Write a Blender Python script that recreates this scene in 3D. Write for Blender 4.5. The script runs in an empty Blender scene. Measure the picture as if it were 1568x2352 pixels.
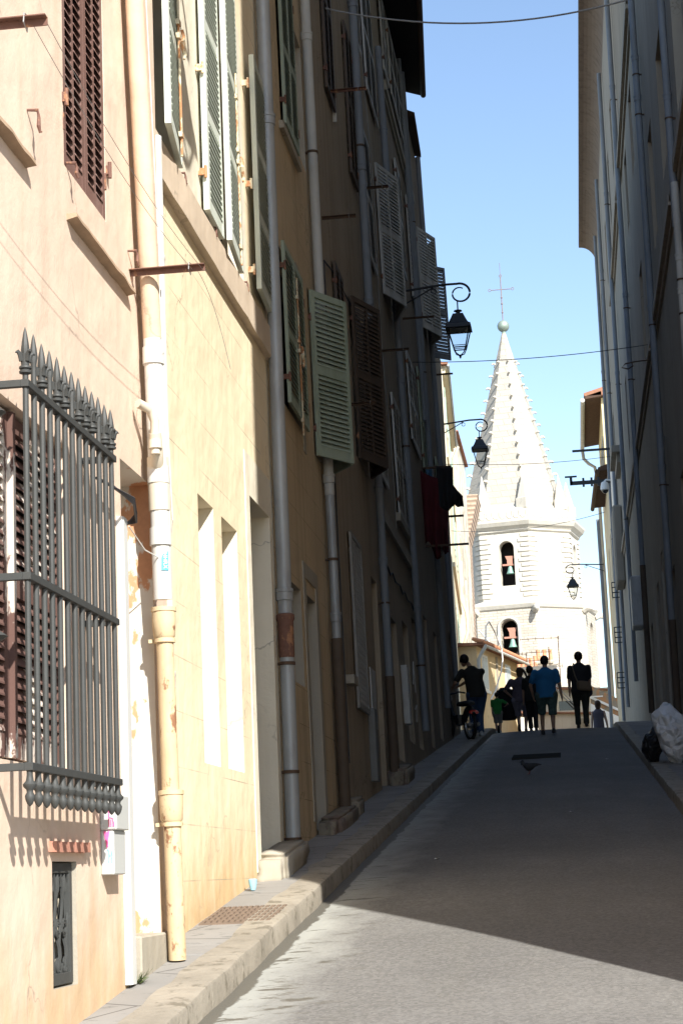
import bpy, math, random
from mathutils import Vector, Matrix, noise
random.seed(7)
R_ = math.radians
sc = bpy.context.scene
COL = sc.collection

# ------------------------------------------------------------------ camera, sky, sun, exposure
cam_d = bpy.data.cameras.new("camera"); cam = bpy.data.objects.new("camera", cam_d); COL.objects.link(cam)
_VP = (1330., 1985.); _LEAN = 2.46; _F = 4313.; _W, _H = 1568., 2352.
_vY = Vector((_VP[0]-_W/2, _VP[1]-_H/2, _F)).normalized()
_s, _c = math.sin(R_(_LEAN)), math.cos(R_(_LEAN))
_u = Vector((-_s, -_c, 0)); _u.z = -(_u.x*_vY.x+_u.y*_vY.y)/_vY.z; _u.normalize()
_r = _vY.cross(_u)
_c2w = Matrix((_r, _vY, _u))                     # camera axes (x right, y down, z forward) to world
cx, cy, cz = _c2w @ Vector((1, 0, 0)), _c2w @ Vector((0, -1, 0)), _c2w @ Vector((0, 0, -1))
cam.matrix_world = Matrix(((cx.x, cy.x, cz.x, 0), (cx.y, cy.y, cz.y, 0), (cx.z, cy.z, cz.z, 0), (0, 0, 0, 1)))
cam_d.sensor_fit = 'VERTICAL'; cam_d.sensor_height = 24; cam_d.lens = _F/_H*24
cam_d.clip_start = .05; cam_d.clip_end = 3000
sc.camera = cam

SUN = Vector((.405, -.681, .609)).normalized()   # towards the sun
world = bpy.data.worlds.new("World"); sc.world = world; world.use_nodes = True
wn = world.node_tree; sky = wn.nodes.new('ShaderNodeTexSky'); sky.sky_type = 'NISHITA'; sky.sun_disc = False
sky.sun_elevation = math.asin(SUN.z); sky.sun_rotation = math.atan2(SUN.x, SUN.y)
sky.air_density = 1.0; sky.dust_density = .4; sky.ozone_density = 1.0
wn.nodes['Background'].inputs[1].default_value = .125
wn.links.new(sky.outputs[0], wn.nodes['Background'].inputs[0])
sun_d = bpy.data.lights.new("sun", 'SUN'); sun_d.energy = 4.8; sun_d.angle = R_(.5); sun_d.color = (1, .965, .90)
sun = bpy.data.objects.new("sun", sun_d); COL.objects.link(sun); sun.location = (20, -30, 40)
sun.rotation_euler = SUN.to_track_quat('Z', 'Y').to_euler()
sc.view_settings.view_transform = 'Standard'; sc.view_settings.look = 'None'
sc.view_settings.gamma = 1; sc.view_settings.exposure = 1.0; sc.view_settings.use_curve_mapping = False

# ------------------------------------------------------------------ materials
MATS = {}
class NT:
    def __init__(s, name):
        s.m = bpy.data.materials.new(name); s.m.use_nodes = True
        s.t = s.m.node_tree; s.b = s.t.nodes['Principled BSDF']
        s.geo = s.t.nodes.new('ShaderNodeNewGeometry')
    def n(s, typ, **kw):
        o = s.t.nodes.new(typ)
        for k, v in kw.items():
            if k.startswith('i_'):
                o.inputs[k[2:].replace('_', ' ')].default_value = v
            else: setattr(o, k, v)
        return o
    def l(s, a, b): s.t.links.new(a, b)
    def noise(s, scale, detail=4, rough=.55, stretch=(1, 1, 1), off=(0, 0, 0)):
        mp = s.n('ShaderNodeMapping'); mp.inputs['Scale'].default_value = stretch; mp.inputs['Location'].default_value = off
        s.l(s.geo.outputs['Position'], mp.inputs[0])
        t = s.n('ShaderNodeTexNoise'); t.inputs['Scale'].default_value = scale; t.inputs['Detail'].default_value = detail
        t.inputs['Roughness'].default_value = rough; s.l(mp.outputs[0], t.inputs['Vector'])
        return t.outputs['Fac']
    def ramp(s, fac, a, b, ca=(0, 0, 0, 1), cb=(1, 1, 1, 1)):
        r = s.n('ShaderNodeValToRGB'); e = r.color_ramp.elements
        e[0].position = a; e[1].position = b; e[0].color = ca; e[1].color = cb; s.l(fac, r.inputs[0]); return r.outputs[0]
    def mix(s, fac, a, b, typ='MIX'):
        m = s.n('ShaderNodeMix', data_type='RGBA', blend_type=typ)
        for sock, v in ((m.inputs[0], fac), (m.inputs[6], a), (m.inputs[7], b)):
            if isinstance(v, bpy.types.NodeSocket): s.l(v, sock)
            elif isinstance(v, (tuple, list)): sock.default_value = (*v[:3], 1)
            else: sock.default_value = v
        return m.outputs[2]
    def bump(s, h, strength=.3, dist=.01, prev=None):
        b = s.n('ShaderNodeBump'); b.inputs['Strength'].default_value = strength; b.inputs['Distance'].default_value = dist
        s.l(h, b.inputs['Height'])
        if prev is not None: s.l(prev, b.inputs['Normal'])
        return b.outputs[0]
    def fin(s, col, rough=.8, nrm=None, spec=.3, metal=0):
        if isinstance(col, bpy.types.NodeSocket): s.l(col, s.b.inputs['Base Color'])
        else: s.b.inputs['Base Color'].default_value = (*col, 1)
        if isinstance(rough, bpy.types.NodeSocket): s.l(rough, s.b.inputs['Roughness'])
        else: s.b.inputs['Roughness'].default_value = rough
        s.b.inputs['Specular IOR Level'].default_value = spec; s.b.inputs['Metallic'].default_value = metal
        if nrm is not None: s.l(nrm, s.b.inputs['Normal'])
        return s.m

def dk(c, k): return tuple(x*k for x in c)

def plain(name, c, rough=.6, var=.18, scale=6, metal=0, spec=.35, bump=.15, rust=None, rustamt=.62, bscale=60, dirt=None):
    if name in MATS: return MATS[name]
    t = NT(name)
    col = t.mix(t.noise(scale, 5), dk(c, 1-var), dk(c, 1+var))
    if dirt: col = t.mix(t.ramp(t.noise(3.1, 6, .65, (1, 1, .35)), .48, .7), col, dirt)
    if rust: col = t.mix(t.ramp(t.noise(14, 8, .7, (1, 1, .5)), rustamt-.03, rustamt+.03), col, rust)
    m = t.fin(col, rough, t.bump(t.noise(bscale, 4), bump, .004), spec, metal)
    MATS[name] = m; return m

def render_wall(name, c, stain=(.25, .2, .14), amt=.35, lines=None, patch=None, patchamt=.66, soot=.0, rough=.92, grain=1.0, foot=None):
    """weathered lime render: blotches, vertical runs, scored joints, fallen patches"""
    if name in MATS: return MATS[name]
    t = NT(name)
    big = t.noise(.55, 6, .6); mid = t.noise(3.5, 6, .65); runs = t.noise(1.0, 6, .6, (5.0, 5.0, .22), (3, 1, 0))
    col = t.mix(t.ramp(big, .3, .7), dk(c, .86), dk(c, 1.08))
    col = t.mix(t.ramp(mid, .35, .75), col, dk(c, .93))
    rf = t.ramp(runs, .5, .78); k = t.n('ShaderNodeMath', operation='MULTIPLY'); t.l(rf, k.inputs[0]); k.inputs[1].default_value = amt
    col = t.mix(k.outputs[0], col, stain)
    if foot:
        sp_ = t.n('ShaderNodeSeparateXYZ'); t.l(t.geo.outputs['Position'], sp_.inputs[0])
        gz = t.n('ShaderNodeMath', operation='MULTIPLY_ADD'); t.l(sp_.outputs[1], gz.inputs[0]); gz.inputs[1].default_value = -.106; t.l(sp_.outputs[2], gz.inputs[2])
        na = t.n('ShaderNodeMath', operation='MULTIPLY_ADD'); t.l(t.noise(4, 7, .7, (1, 1, .4)), na.inputs[0]); na.inputs[1].default_value = -1.3; t.l(gz.outputs[0], na.inputs[2])
        ff = t.ramp(na.outputs[0], 0, 1, (1, 1, 1, 1), (0, 0, 0, 1)); mr_ = t.n('ShaderNodeMapRange'); t.l(na.outputs[0], mr_.inputs['Value']); mr_.inputs['From Min'].default_value = -2.15; mr_.inputs['From Max'].default_value = -1.55; mr_.inputs['To Min'].default_value = .75; mr_.inputs['To Max'].default_value = 0
        col = t.mix(mr_.outputs[0], col, foot)
    ck = t.n('ShaderNodeTexVoronoi', feature='DISTANCE_TO_EDGE'); ck.inputs['Scale'].default_value = .55
    wv = t.n('ShaderNodeVectorMath', operation='ADD'); nn_ = t.n('ShaderNodeTexNoise'); nn_.inputs['Scale'].default_value = 2.5; nn_.inputs['Detail'].default_value = 6; t.l(t.geo.outputs['Position'], nn_.inputs['Vector'])
    t.l(t.geo.outputs['Position'], wv.inputs[0]); t.l(nn_.outputs['Color'], wv.inputs[1]); t.l(wv.outputs[0], ck.inputs['Vector'])
    cf = t.ramp(ck.outputs['Distance'], .0015, .006, (1, 1, 1, 1), (0, 0, 0, 1)); cm = t.n('ShaderNodeMath', operation='MULTIPLY'); t.l(cf, cm.inputs[0]); t.l(t.ramp(t.noise(.8, 3, .6, off=(9, 2, 1)), .5, .62), cm.inputs[1])
    col = t.mix(cm.outputs[0], col, dk(c, .5))
    pit = t.ramp(t.noise(9, 6, .75, (1, 1, .8), (2, 8, 1)), .66, .70); pm = t.n('ShaderNodeMath', operation='MULTIPLY'); t.l(pit, pm.inputs[0]); pm.inputs[1].default_value = .45
    col = t.mix(pm.outputs[0], col, dk(c, .72))
    nrm = t.bump(t.noise(1.1, 3), .5, .05)
    nrm = t.bump(t.noise(2.2, 5), .5, .03, nrm)
    nrm = t.bump(t.noise(38, 6, .7), .35*grain, .006, nrm)
    nrm = t.bump(t.noise(170, 3, .6), .25*grain, .002, nrm)
    if lines:
        sep = t.n('ShaderNodeSeparateXYZ'); t.l(t.geo.outputs['Position'], sep.inputs[0])
        cmb = t.n('ShaderNodeCombineXYZ'); t.l(sep.outputs[1], cmb.inputs[0]); t.l(sep.outputs[2], cmb.inputs[1])
        br = t.n('ShaderNodeTexBrick'); t.l(cmb.outputs[0], br.inputs['Vector'])
        br.inputs['Scale'].default_value = 1; br.inputs['Brick Width'].default_value = lines[0]; br.inputs['Row Height'].default_value = lines[1]
        br.inputs['Mortar Size'].default_value = .0042; br.inputs['Mortar Smooth'].default_value = .3
        br.inputs['Color1'].default_value = br.inputs['Color2'].default_value = (0, 0, 0, 1); br.inputs['Mortar'].default_value = (1, 1, 1, 1)
        lf = t.n('ShaderNodeMath', operation='MULTIPLY'); t.l(br.outputs['Fac'], lf.inputs[0]); t.l(t.ramp(t.noise(1.3, 4), .4, .6), lf.inputs[1])
        l2 = t.n('ShaderNodeMath', operation='MULTIPLY'); t.l(lf.outputs[0], l2.inputs[0]); l2.inputs[1].default_value = lines[2]
        col = t.mix(l2.outputs[0], col, dk(c, .45))
    if patch:
        pf = t.ramp(t.noise(1.5, 9, .68), patchamt-.012, patchamt+.012)
        col = t.mix(pf, col, patch); nrm = t.bump(pf, -.5, .012, nrm)
    m = t.fin(col, rough, nrm, .12); MATS[name] = m; return m

def two_layer(name, a, b, amt=.5, scale=2.2, stretch=(1, 1, .6), rough=.9):
    if name in MATS: return MATS[name]
    t = NT(name)
    f = t.ramp(t.noise(scale, 10, .66, stretch), amt-.01, amt+.01)
    f2 = t.noise(30, 4)
    col = t.mix(f, t.mix(f2, dk(a, .93), a), t.mix(f2, dk(b, .8), dk(b, 1.1)))
    m = t.fin(col, rough, t.bump(f, -.6, .006, t.bump(f2, .2, .004)), .15); MATS[name] = m; return m

def stone_wall(name, c, bw, bh, mort, msize=.02, contrast=.25, axis='xz', rough=.9, warp=.0):
    if name in MATS: return MATS[name]
    t = NT(name)
    sep = t.n('ShaderNodeSeparateXYZ'); t.l(t.geo.outputs['Position'], sep.inputs[0])
    cmb = t.n('ShaderNodeCombineXYZ')
    if axis == 'xz':
        ad = t.n('ShaderNodeMath', operation='ADD'); t.l(sep.outputs[0], ad.inputs[0]); t.l(sep.outputs[1], ad.inputs[1]); t.l(ad.outputs[0], cmb.inputs[0])
    else: t.l(sep.outputs[1], cmb.inputs[0])
    t.l(sep.outputs[2], cmb.inputs[1])
    br = t.n('ShaderNodeTexBrick'); t.l(cmb.outputs[0], br.inputs['Vector']); br.inputs['Scale'].default_value = 1
    br.inputs['Brick Width'].default_value = bw; br.inputs['Row Height'].default_value = bh; br.inputs['Mortar Size'].default_value = msize
    br.inputs['Color1'].default_value = (*dk(c, 1-contrast), 1); br.inputs['Color2'].default_value = (*dk(c, 1+contrast*.4), 1)
    br.inputs['Mortar'].default_value = (*mort, 1); br.inputs['Mortar Smooth'].default_value = .4
    col = t.mix(.35, br.outputs['Color'], t.mix(t.noise(2, 6), dk(c, .7), dk(c, 1.1)))
    inv = t.n('ShaderNodeMath', operation='SUBTRACT'); inv.inputs[0].default_value = 1; t.l(br.outputs['Fac'], inv.inputs[1])
    m = t.fin(col, rough, t.bump(inv.outputs[0], .6, .03, t.bump(t.noise(9, 6), .5, .05)), .15); MATS[name] = m; return m

def tiles_mat(name, c, pitch=.2, axis=1):
    """roof tiles seen from below or above: rounded rows"""
    if name in MATS: return MATS[name]
    t = NT(name)
    w = t.n('ShaderNodeTexWave', wave_type='BANDS', bands_direction=('X', 'Y', 'Z')[axis]); w.inputs['Scale'].default_value = 1/pitch/1.0*.314
    w.inputs['Distortion'].default_value = .6; w.inputs['Detail'].default_value = 2; t.l(t.geo.outputs['Position'], w.inputs['Vector'])
    col = t.mix(w.outputs['Fac'], dk(c, .55), c); col = t.mix(t.ramp(t.noise(7, 5), .4, .7), col, dk(c, .6))
    m = t.fin(col, .9, t.bump(w.outputs['Fac'], .8, .05), .15); MATS[name] = m; return m

# ---- ground materials
def asphalt_mat():
    t = NT('asphalt_worn')
    sep = t.n('ShaderNodeSeparateXYZ'); t.l(t.geo.outputs['Position'], sep.inputs[0])
    big = t.noise(.5, 5, .6); mid = t.noise(4, 7, .7); fine = t.noise(120, 3, .7); streak = t.noise(1.2, 5, .6, (2.2, .25, 1))
    col = t.mix(t.ramp(big, .3, .7), (.138, .135, .13), (.195, .19, .18))
    col = t.mix(t.ramp(streak, .45, .75), col, (.15, .146, .137))
    sp = t.ramp(fine, .62, .72); col = t.mix(sp, col, (.36, .35, .32))
    spd = t.ramp(t.noise(75, 4, .7, off=(5, 5, 5)), .62, .7); col = t.mix(spd, col, (.08, .078, .072))
    ag = t.n('ShaderNodeTexVoronoi'); ag.inputs['Scale'].default_value = 55; t.l(t.geo.outputs['Position'], ag.inputs['Vector'])
    bw = t.n('ShaderNodeRGBToBW'); t.l(ag.outputs['Color'], bw.inputs[0]); col = t.mix(.2, col, t.ramp(bw.outputs[0], .2, .8), 'SOFT_LIGHT')
    fl = t.ramp(t.noise(13, 5, .7, (.8, 1.8, 1), (7, 1, 2)), .60, .66); mf = t.n('ShaderNodeMath', operation='MULTIPLY'); t.l(fl, mf.inputs[0]); t.l(t.ramp(t.noise(.9, 3, .6, off=(4, 4, 1)), .42, .62), mf.inputs[1])
    col = t.mix(mf.outputs[0], col, (.105, .10, .09))
    # worn transverse scuffs
    sc_ = t.ramp(t.noise(5, 6, .7, (.5, 3.2, 1)), .6, .68); ms = t.n('ShaderNodeMath', operation='MULTIPLY'); t.l(sc_, ms.inputs[0]); ms.inputs[1].default_value = .4
    col = t.mix(ms.outputs[0], col, (.1, .098, .09))
    # pale dried gutter strip, damp foot of the kerb and splashes beside it
    def band(x0, x1):
        mr = t.n('ShaderNodeMapRange'); t.l(sep.outputs[0], mr.inputs['Value']); mr.inputs['From Min'].default_value = x0; mr.inputs['From Max'].default_value = x1
        mr.inputs['To Min'].default_value = 1; mr.inputs['To Max'].default_value = 0; return mr.outputs[0]
    def madd(a, k, b):
        m_ = t.n('ShaderNodeMath', operation='MULTIPLY_ADD'); t.l(a, m_.inputs[0]); m_.inputs[1].default_value = k
        if isinstance(b, float): m_.inputs[2].default_value = b
        else: t.l(b, m_.inputs[2])
        return m_.outputs[0]
    def mul(a, b):
        m_ = t.n('ShaderNodeMath', operation='MULTIPLY'); t.l(a, m_.inputs[0]); t.l(b, m_.inputs[1]); return m_.outputs[0]
    pale = t.ramp(madd(t.noise(3, 5, .6, (1, .5, 1)), .8, madd(band(-1.9, -1.1), 1.0, -.4)), .3, .8)
    col = t.mix(pale, col, (.33, .335, .31))
    foot = t.ramp(madd(t.noise(2.5, 6, .7, (1, .8, 1)), .7, madd(band(-1.86, -1.62), 1.0, -.35)), .62, .68)
    spl = mul(t.ramp(t.noise(4.5, 7, .7, (.7, 2.4, 1), (1, 2, 3)), .575, .60), t.ramp(band(-1.75, -1.15), .02, .35))
    dm = t.n('ShaderNodeMath', operation='MAXIMUM'); t.l(foot, dm.inputs[0]); t.l(spl, dm.inputs[1])
    col = t.mix(dm.outputs[0], col, (.115, .108, .09))
    rough = t.mix(dm.outputs[0], (.85, .85, .85), (.55, .55, .55))
    nrm = t.bump(t.noise(1.2, 4), .3, .03); nrm = t.bump(fine, .5, .006, nrm)
    MATS['asphalt'] = t.fin(col, rough, nrm, .25)
asphalt_mat()
def pavement_mat():
    t = NT('pavement_asphalt')
    col = t.mix(t.ramp(t.noise(1.0, 5), .3, .7), (.225, .215, .2), (.30, .288, .27))
    col = t.mix(t.ramp(t.noise(5, 7, .7, (1, 2, 1)), .58, .64), col, (.17, .165, .155))
    crack = t.n('ShaderNodeTexVoronoi', feature='DISTANCE_TO_EDGE'); crack.inputs['Scale'].default_value = .9
    t.l(t.geo.outputs['Position'], crack.inputs['Vector']); cr = t.ramp(crack.outputs['Distance'], .002, .008, (1, 1, 1, 1), (0, 0, 0, 1))
    col = t.mix(cr, col, (.08, .075, .07))
    MATS['pavement'] = t.fin(col, .9, t.bump(t.noise(140, 3), .4, .004), .2)
pavement_mat()
def kerb_mat():
    t = NT('kerb_stone')
    col = t.mix(t.ramp(t.noise(2.2, 6, .65), .35, .65), (.235, .21, .17), (.33, .295, .24))
    col = t.mix(t.ramp(t.noise(6, 7, .7), .54, .62), col, (.17, .15, .115))
    MATS['kerb'] = t.fin(col, .75, t.bump(t.noise(12, 6, .7), .7, .02, t.bump(t.noise(80, 4), .4, .004)), .3)
kerb_mat()

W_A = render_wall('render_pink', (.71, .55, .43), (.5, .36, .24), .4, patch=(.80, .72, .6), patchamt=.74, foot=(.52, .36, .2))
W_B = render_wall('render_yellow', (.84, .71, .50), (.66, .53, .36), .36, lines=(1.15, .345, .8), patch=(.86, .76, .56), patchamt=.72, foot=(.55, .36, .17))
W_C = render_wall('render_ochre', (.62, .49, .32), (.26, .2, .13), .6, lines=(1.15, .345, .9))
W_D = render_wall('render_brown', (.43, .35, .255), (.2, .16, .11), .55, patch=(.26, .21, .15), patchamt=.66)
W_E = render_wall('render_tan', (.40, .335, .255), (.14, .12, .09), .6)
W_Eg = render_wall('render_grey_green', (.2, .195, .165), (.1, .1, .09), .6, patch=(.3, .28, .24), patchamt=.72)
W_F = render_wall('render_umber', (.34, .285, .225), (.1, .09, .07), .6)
W_R1 = render_wall('render_grey', (.44, .375, .295), (.2, .175, .14), .55, grain=.6)
W_R2 = render_wall('render_grey_brown', (.38, .32, .245), (.18, .155, .125), .55, grain=.6)
W_R3 = render_wall('render_beige_grey', (.37, .33, .27), (.2, .17, .14), .5, grain=.6)
W_cream = render_wall('render_cream', (.72, .64, .47), (.5, .42, .3), .4, patch=(.6, .52, .4), patchamt=.63)
W_peel = two_layer('plaster_peeling_far', (.72, .66, .54), (.52, .45, .34), .52, 1.2)
W_white = render_wall('render_white', (.78, .74, .66), (.5, .44, .34), .4)
W_orange = render_wall('render_apricot', (.74, .58, .36), (.5, .35, .2), .35)
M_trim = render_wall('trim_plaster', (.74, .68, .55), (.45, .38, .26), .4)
M_trim_sh = render_wall('trim_plaster_shaded', (.42, .38, .31), (.25, .22, .17), .4)  # darker copy of the trim plaster, shade put into its colour
M_peel = two_layer('plaster_peeling', (.66, .63, .56), (.56, .30, .17), .565, 2.4, (1, 1, .55))
M_stone = render_wall('stone_block', (.38, .345, .28), (.3, .25, .18), .5, patch=(.36, .32, .25), patchamt=.6)
M_brown = plain('shutter_brown_paint', (.17, .095, .078), .55, .2, 3, dirt=(.25, .165, .14))
M_brownpeel = two_layer('shutter_peeling', (.14, .08, .066), (.66, .58, .5), .535, 3.0, (1, 1, .5), .7)
M_green = plain('shutter_pale_green', (.56, .60, .53), .6, .12, 3, dirt=(.48, .52, .44))
M_green2 = plain('shutter_grey_green', (.34, .40, .315), .6, .15, 3, dirt=(.25, .3, .22), rust=(.3, .16, .07), rustamt=.72)
M_white = plain('shutter_grey_white', (.55, .55, .53), .6, .12, 4, dirt=(.36, .35, .32))
M_dkbrown = plain('shutter_dark_brown', (.095, .068, .05), .6, .2, 4)
M_teal = plain('shutter_teal', (.38, .52, .44), .6, .1, 2)
M_iron = plain('iron_painted_grey', (.05, .052, .05), .55, .2, 12, spec=.3, rust=(.28, .12, .06), rustamt=.76)
M_rust = plain('rusty_iron', (.15, .075, .055), .75, .35, 20, rust=(.34, .17, .09), rustamt=.57)
M_hng = plain('bolt_cream_rust', (.6, .52, .36), .6, .2, 15, rust=(.42, .2, .09), rustamt=.52)
M_dark_rust = plain('dark_rusty_iron', (.09, .055, .035), .75, .35, 20)
M_black = plain('lamp_black_metal', (.022, .025, .03), .45, .2, 9, spec=.45)
M_pvc = plain('pipe_white_pvc', (.60, .59, .55), .4, .04, 4, dirt=(.48, .45, .38), spec=.3, bump=.05)
M_pvcg = plain('pipe_beige_grey', (.60, .54, .43), .5, .08, 4, dirt=(.48, .42, .33), bump=.05)
M_cast = plain('pipe_cast_iron_beige', (.60, .47, .29), .65, .16, 5, rust=(.26, .13, .07), rustamt=.59, dirt=(.47, .33, .19))
M_zinc = plain('pipe_zinc', (.36, .38, .39), .5, .15, 4, metal=.25, dirt=(.26, .27, .28), rust=(.32, .2, .12), rustamt=.7)
M_zincb = plain('pipe_blue_grey', (.215, .235, .26), .6, .15, 4, dirt=(.18, .19, .2))
M_pipewh = plain('pipe_off_white', (.5, .5, .47), .55, .1, 4, dirt=(.38, .37, .34))
M_pipebr = plain('pipe_rust_brown', (.10, .072, .05), .7, .25, 8)
M_glass = plain('window_glass_dark', (.02, .022, .025), .08, .1, 1, spec=.6, bump=.02)
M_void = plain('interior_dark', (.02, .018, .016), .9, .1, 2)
M_door = plain('door_dark_wood', (.055, .042, .032), .6, .3, 4)
M_plastic = plain('plastic_light_grey', (.58, .585, .56), .45, .03, 5, bump=.04)
M_brick = plain('red_brick', (.42, .2, .14), .85, .3, 9, bump=.5)
M_pink = plain('paint_pink', (.85, .16, .38), .5, .05); M_blue = plain('paint_pale_blue', (.3, .58, .75), .5, .05)
M_label = plain('label_cyan', (.10, .55, .74), .45, .03)
M_whitep = plain('paint_white', (.82, .82, .8), .5, .02)
M_tile = tiles_mat('roof_tiles', (.45, .22, .14)); M_tiled = tiles_mat('roof_tiles_dark', (.15, .095, .07), .22)
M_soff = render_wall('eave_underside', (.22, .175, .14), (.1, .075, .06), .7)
M_wood = plain('wood_rafters', (.12, .085, .06), .8, .25, 5)
M_wire = plain('cable_grey', (.3, .3, .3), .6, .05); M_wired = plain('cable_dark', (.05, .05, .055), .6, .05)
M_tower = render_wall('tower_lime_white', (.56, .525, .45), (.4, .35, .27), .35)
M_towers = stone_wall('tower_spire_stone', (.43, .395, .335), .9, .48, (.32, .29, .24), .024, .12)
M_towerl = stone_wall('tower_rubble_stone', (.54, .49, .41), .5, .2, (.36, .315, .25), .022, .22)
M_bronze = plain('bell_verdigris', (.22, .38, .31), .5, .3, 8, metal=.3)
M_yoke = plain('bell_yoke_red', (.42, .2, .14), .6, .1)
M_copper = plain('ball_copper_green', (.27, .33, .28), .5, .3, 4, metal=.4)
M_terr = plain('terracotta', (.62, .30, .17), .8, .15, 8)
M_rubber = plain('rubber_black', (.02, .02, .02), .7, .1)
M_chrome = plain('metal_chrome', (.5, .5, .5), .3, .1, metal=.9)
def _glass():
    t = NT('lantern_glass'); t.t.nodes.remove(t.b)
    tr = t.n('ShaderNodeBsdfTransparent'); tr.inputs[0].default_value = (.93, .95, .95, 1); gl = t.n('ShaderNodeBsdfGlossy'); gl.inputs['Roughness'].default_value = .05
    mx = t.n('ShaderNodeMixShader'); mx.inputs[0].default_value = .06; t.l(tr.outputs[0], mx.inputs[1]); t.l(gl.outputs[0], mx.inputs[2])
    t.l(mx.outputs[0], t.t.nodes['Material Output'].inputs[0]); MATS['lglass'] = t.m
_glass()

# ------------------------------------------------------------------ mesh helpers
class MB:
    def __init__(s): s.v = []; s.f = []
    def add(s, vs, fs):
        k = len(s.v); s.v += [Vector(p) for p in vs]; s.f += [tuple(i+k for i in f) for f in fs]; return s
    def hexa(s, p):   # p: 4 bottom, 4 top
        return s.add(p, [(3, 2, 1, 0), (4, 5, 6, 7), (0, 1, 5, 4), (1, 2, 6, 5), (2, 3, 7, 6), (3, 0, 4, 7)])
    def box(s, x0, x1, y0, y1, z0, z1):
        return s.hexa([(x0, y0, z0), (x1, y0, z0), (x1, y1, z0), (x0, y1, z0), (x0, y0, z1), (x1, y0, z1), (x1, y1, z1), (x0, y1, z1)])
    def pbox(s, P, a0, a1, b0, b1, c0, c1):
        return s.hexa([P(a0, b0, c0), P(a1, b0, c0), P(a1, b0, c1), P(a0, b0, c1), P(a0, b1, c0), P(a1, b1, c0), P(a1, b1, c1), P(a0, b1, c1)])
    def quad(s, *p): return s.add(p, [tuple(range(len(p)))])
    def tube(s, path, r, n=10, cap=True):
        path = [Vector(p) for p in path]; rs = r if isinstance(r, (list, tuple)) else [r]*len(path)
        k = len(s.v); N = len(path); up = None
        for i, p in enumerate(path):
            d = (path[min(i+1, N-1)]-path[max(i-1, 0)]).normalized()
            if up is None: up = Vector((0, 0, 1)) if abs(d.z) < .9 else Vector((0, 1, 0))
            a = d.cross(up).normalized(); b = d.cross(a).normalized(); up = -b if False else up
            if a.length < .1: a = Vector((1, 0, 0))
            for j in range(n):
                t = 2*math.pi*j/n; s.v.append(p+(a*math.cos(t)+b*math.sin(t))*rs[i])
        for i in range(N-1):
            for j in range(n):
                j2 = (j+1) % n; s.f.append((k+i*n+j, k+i*n+j2, k+(i+1)*n+j2, k+(i+1)*n+j))
        if cap: s.f.append(tuple(k+j for j in range(n))[::-1]); s.f.append(tuple(k+(N-1)*n+j for j in range(n)))
        return s
    def lathe(s, c, prof, n=14, rot=0, sx=1, sy=1):   # prof: (r, z)
        c = Vector(c); k = len(s.v)
        for r, z in prof:
            for j in range(n):
                t = 2*math.pi*j/n+rot; s.v.append(c+Vector((r*math.cos(t)*sx, r*math.sin(t)*sy, z)))
        for i in range(len(prof)-1):
            for j in range(n):
                j2 = (j+1) % n; s.f.append((k+i*n+j, k+i*n+j2, k+(i+1)*n+j2, k+(i+1)*n+j))
        s.f.append(tuple(k+j for j in range(n))[::-1]); s.f.append(tuple(k+(len(prof)-1)*n+j for j in range(n)))
        return s
    def loft(s, rings, n=16):  # rings: (center, ax, ay) ax/ay vectors
        k = len(s.v)
        for c, ax, ay in rings:
            c = Vector(c); ax = Vector(ax); ay = Vector(ay)
            for j in range(n):
                t = 2*math.pi*j/n; s.v.append(c+ax*math.cos(t)+ay*math.sin(t))
        for i in range(len(rings)-1):
            for j in range(n):
                j2 = (j+1) % n; s.f.append((k+i*n+j, k+i*n+j2, k+(i+1)*n+j2, k+(i+1)*n+j))
        s.f.append(tuple(k+j for j in range(n))[::-1]); s.f.append(tuple(k+(len(rings)-1)*n+j for j in range(n)))
        return s
    def ball(s, c, rx, ry=None, rz=None, n=12, m=8, M=None):
        ry = ry or rx; rz = rz or rx; c = Vector(c); k = len(s.v)
        for i in range(1, m):
            a = math.pi*i/m
            for j in range(n):
                t = 2*math.pi*j/n; q = Vector((rx*math.sin(a)*math.cos(t), ry*math.sin(a)*math.sin(t), rz*math.cos(a)))
                s.v.append(c+(M @ q if M else q))
        q0 = Vector((0, 0, rz)); q1 = -q0
        s.v.append(c+(M @ q0 if M else q0)); s.v.append(c+(M @ q1 if M else q1)); T = len(s.v)-2; B = T+1
        for i in range(m-2):
            for j in range(n):
                j2 = (j+1) % n; s.f.append((k+i*n+j, k+(i+1)*n+j, k+(i+1)*n+j2, k+i*n+j2))
        for j in range(n):
            j2 = (j+1) % n; s.f.append((T, k+j, k+j2)); s.f.append((B, k+(m-2)*n+j2, k+(m-2)*n+j))
        return s
    def build(s, name, mat, parent=None, smooth=False, bevel=0, loc=None, recalc=True):
        me = bpy.data.meshes.new(name)
        off = Vector(parent.matrix_world.translation) if parent else Vector(loc or (0, 0, 0))
        if parent: off = world_loc(parent)
        me.from_pydata([tuple(v-off) for v in s.v], [], s.f); me.validate(verbose=False)
        me.materials.append(mat)
        if recalc:
            import bmesh
            bm = bmesh.new(); bm.from_mesh(me); bmesh.ops.recalc_face_normals(bm, faces=bm.faces); bm.to_mesh(me); bm.free()
        if smooth:
            for p in me.polygons: p.use_smooth = True
        o = bpy.data.objects.new(name, me); COL.objects.link(o)
        if parent: o.parent = parent
        elif loc: o.location = loc
        if smooth:
            try: me.set_sharp_from_angle(angle=R_(40))
            except Exception: pass
        if bevel:
            b = o.modifiers.new('bevel', 'BEVEL'); b.width = bevel; b.segments = 1; b.limit_method = 'ANGLE'
        return o
def world_loc(o):
    p = Vector(o.location)
    while o.parent: o = o.parent; p += Vector(o.location)
    return p
def tag(o, label=None, cat=None, group=None, kind=None):
    if label: o['label'] = label
    if cat: o['category'] = cat
    if group: o['group'] = group
    if kind: o['kind'] = kind
    return o
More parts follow.
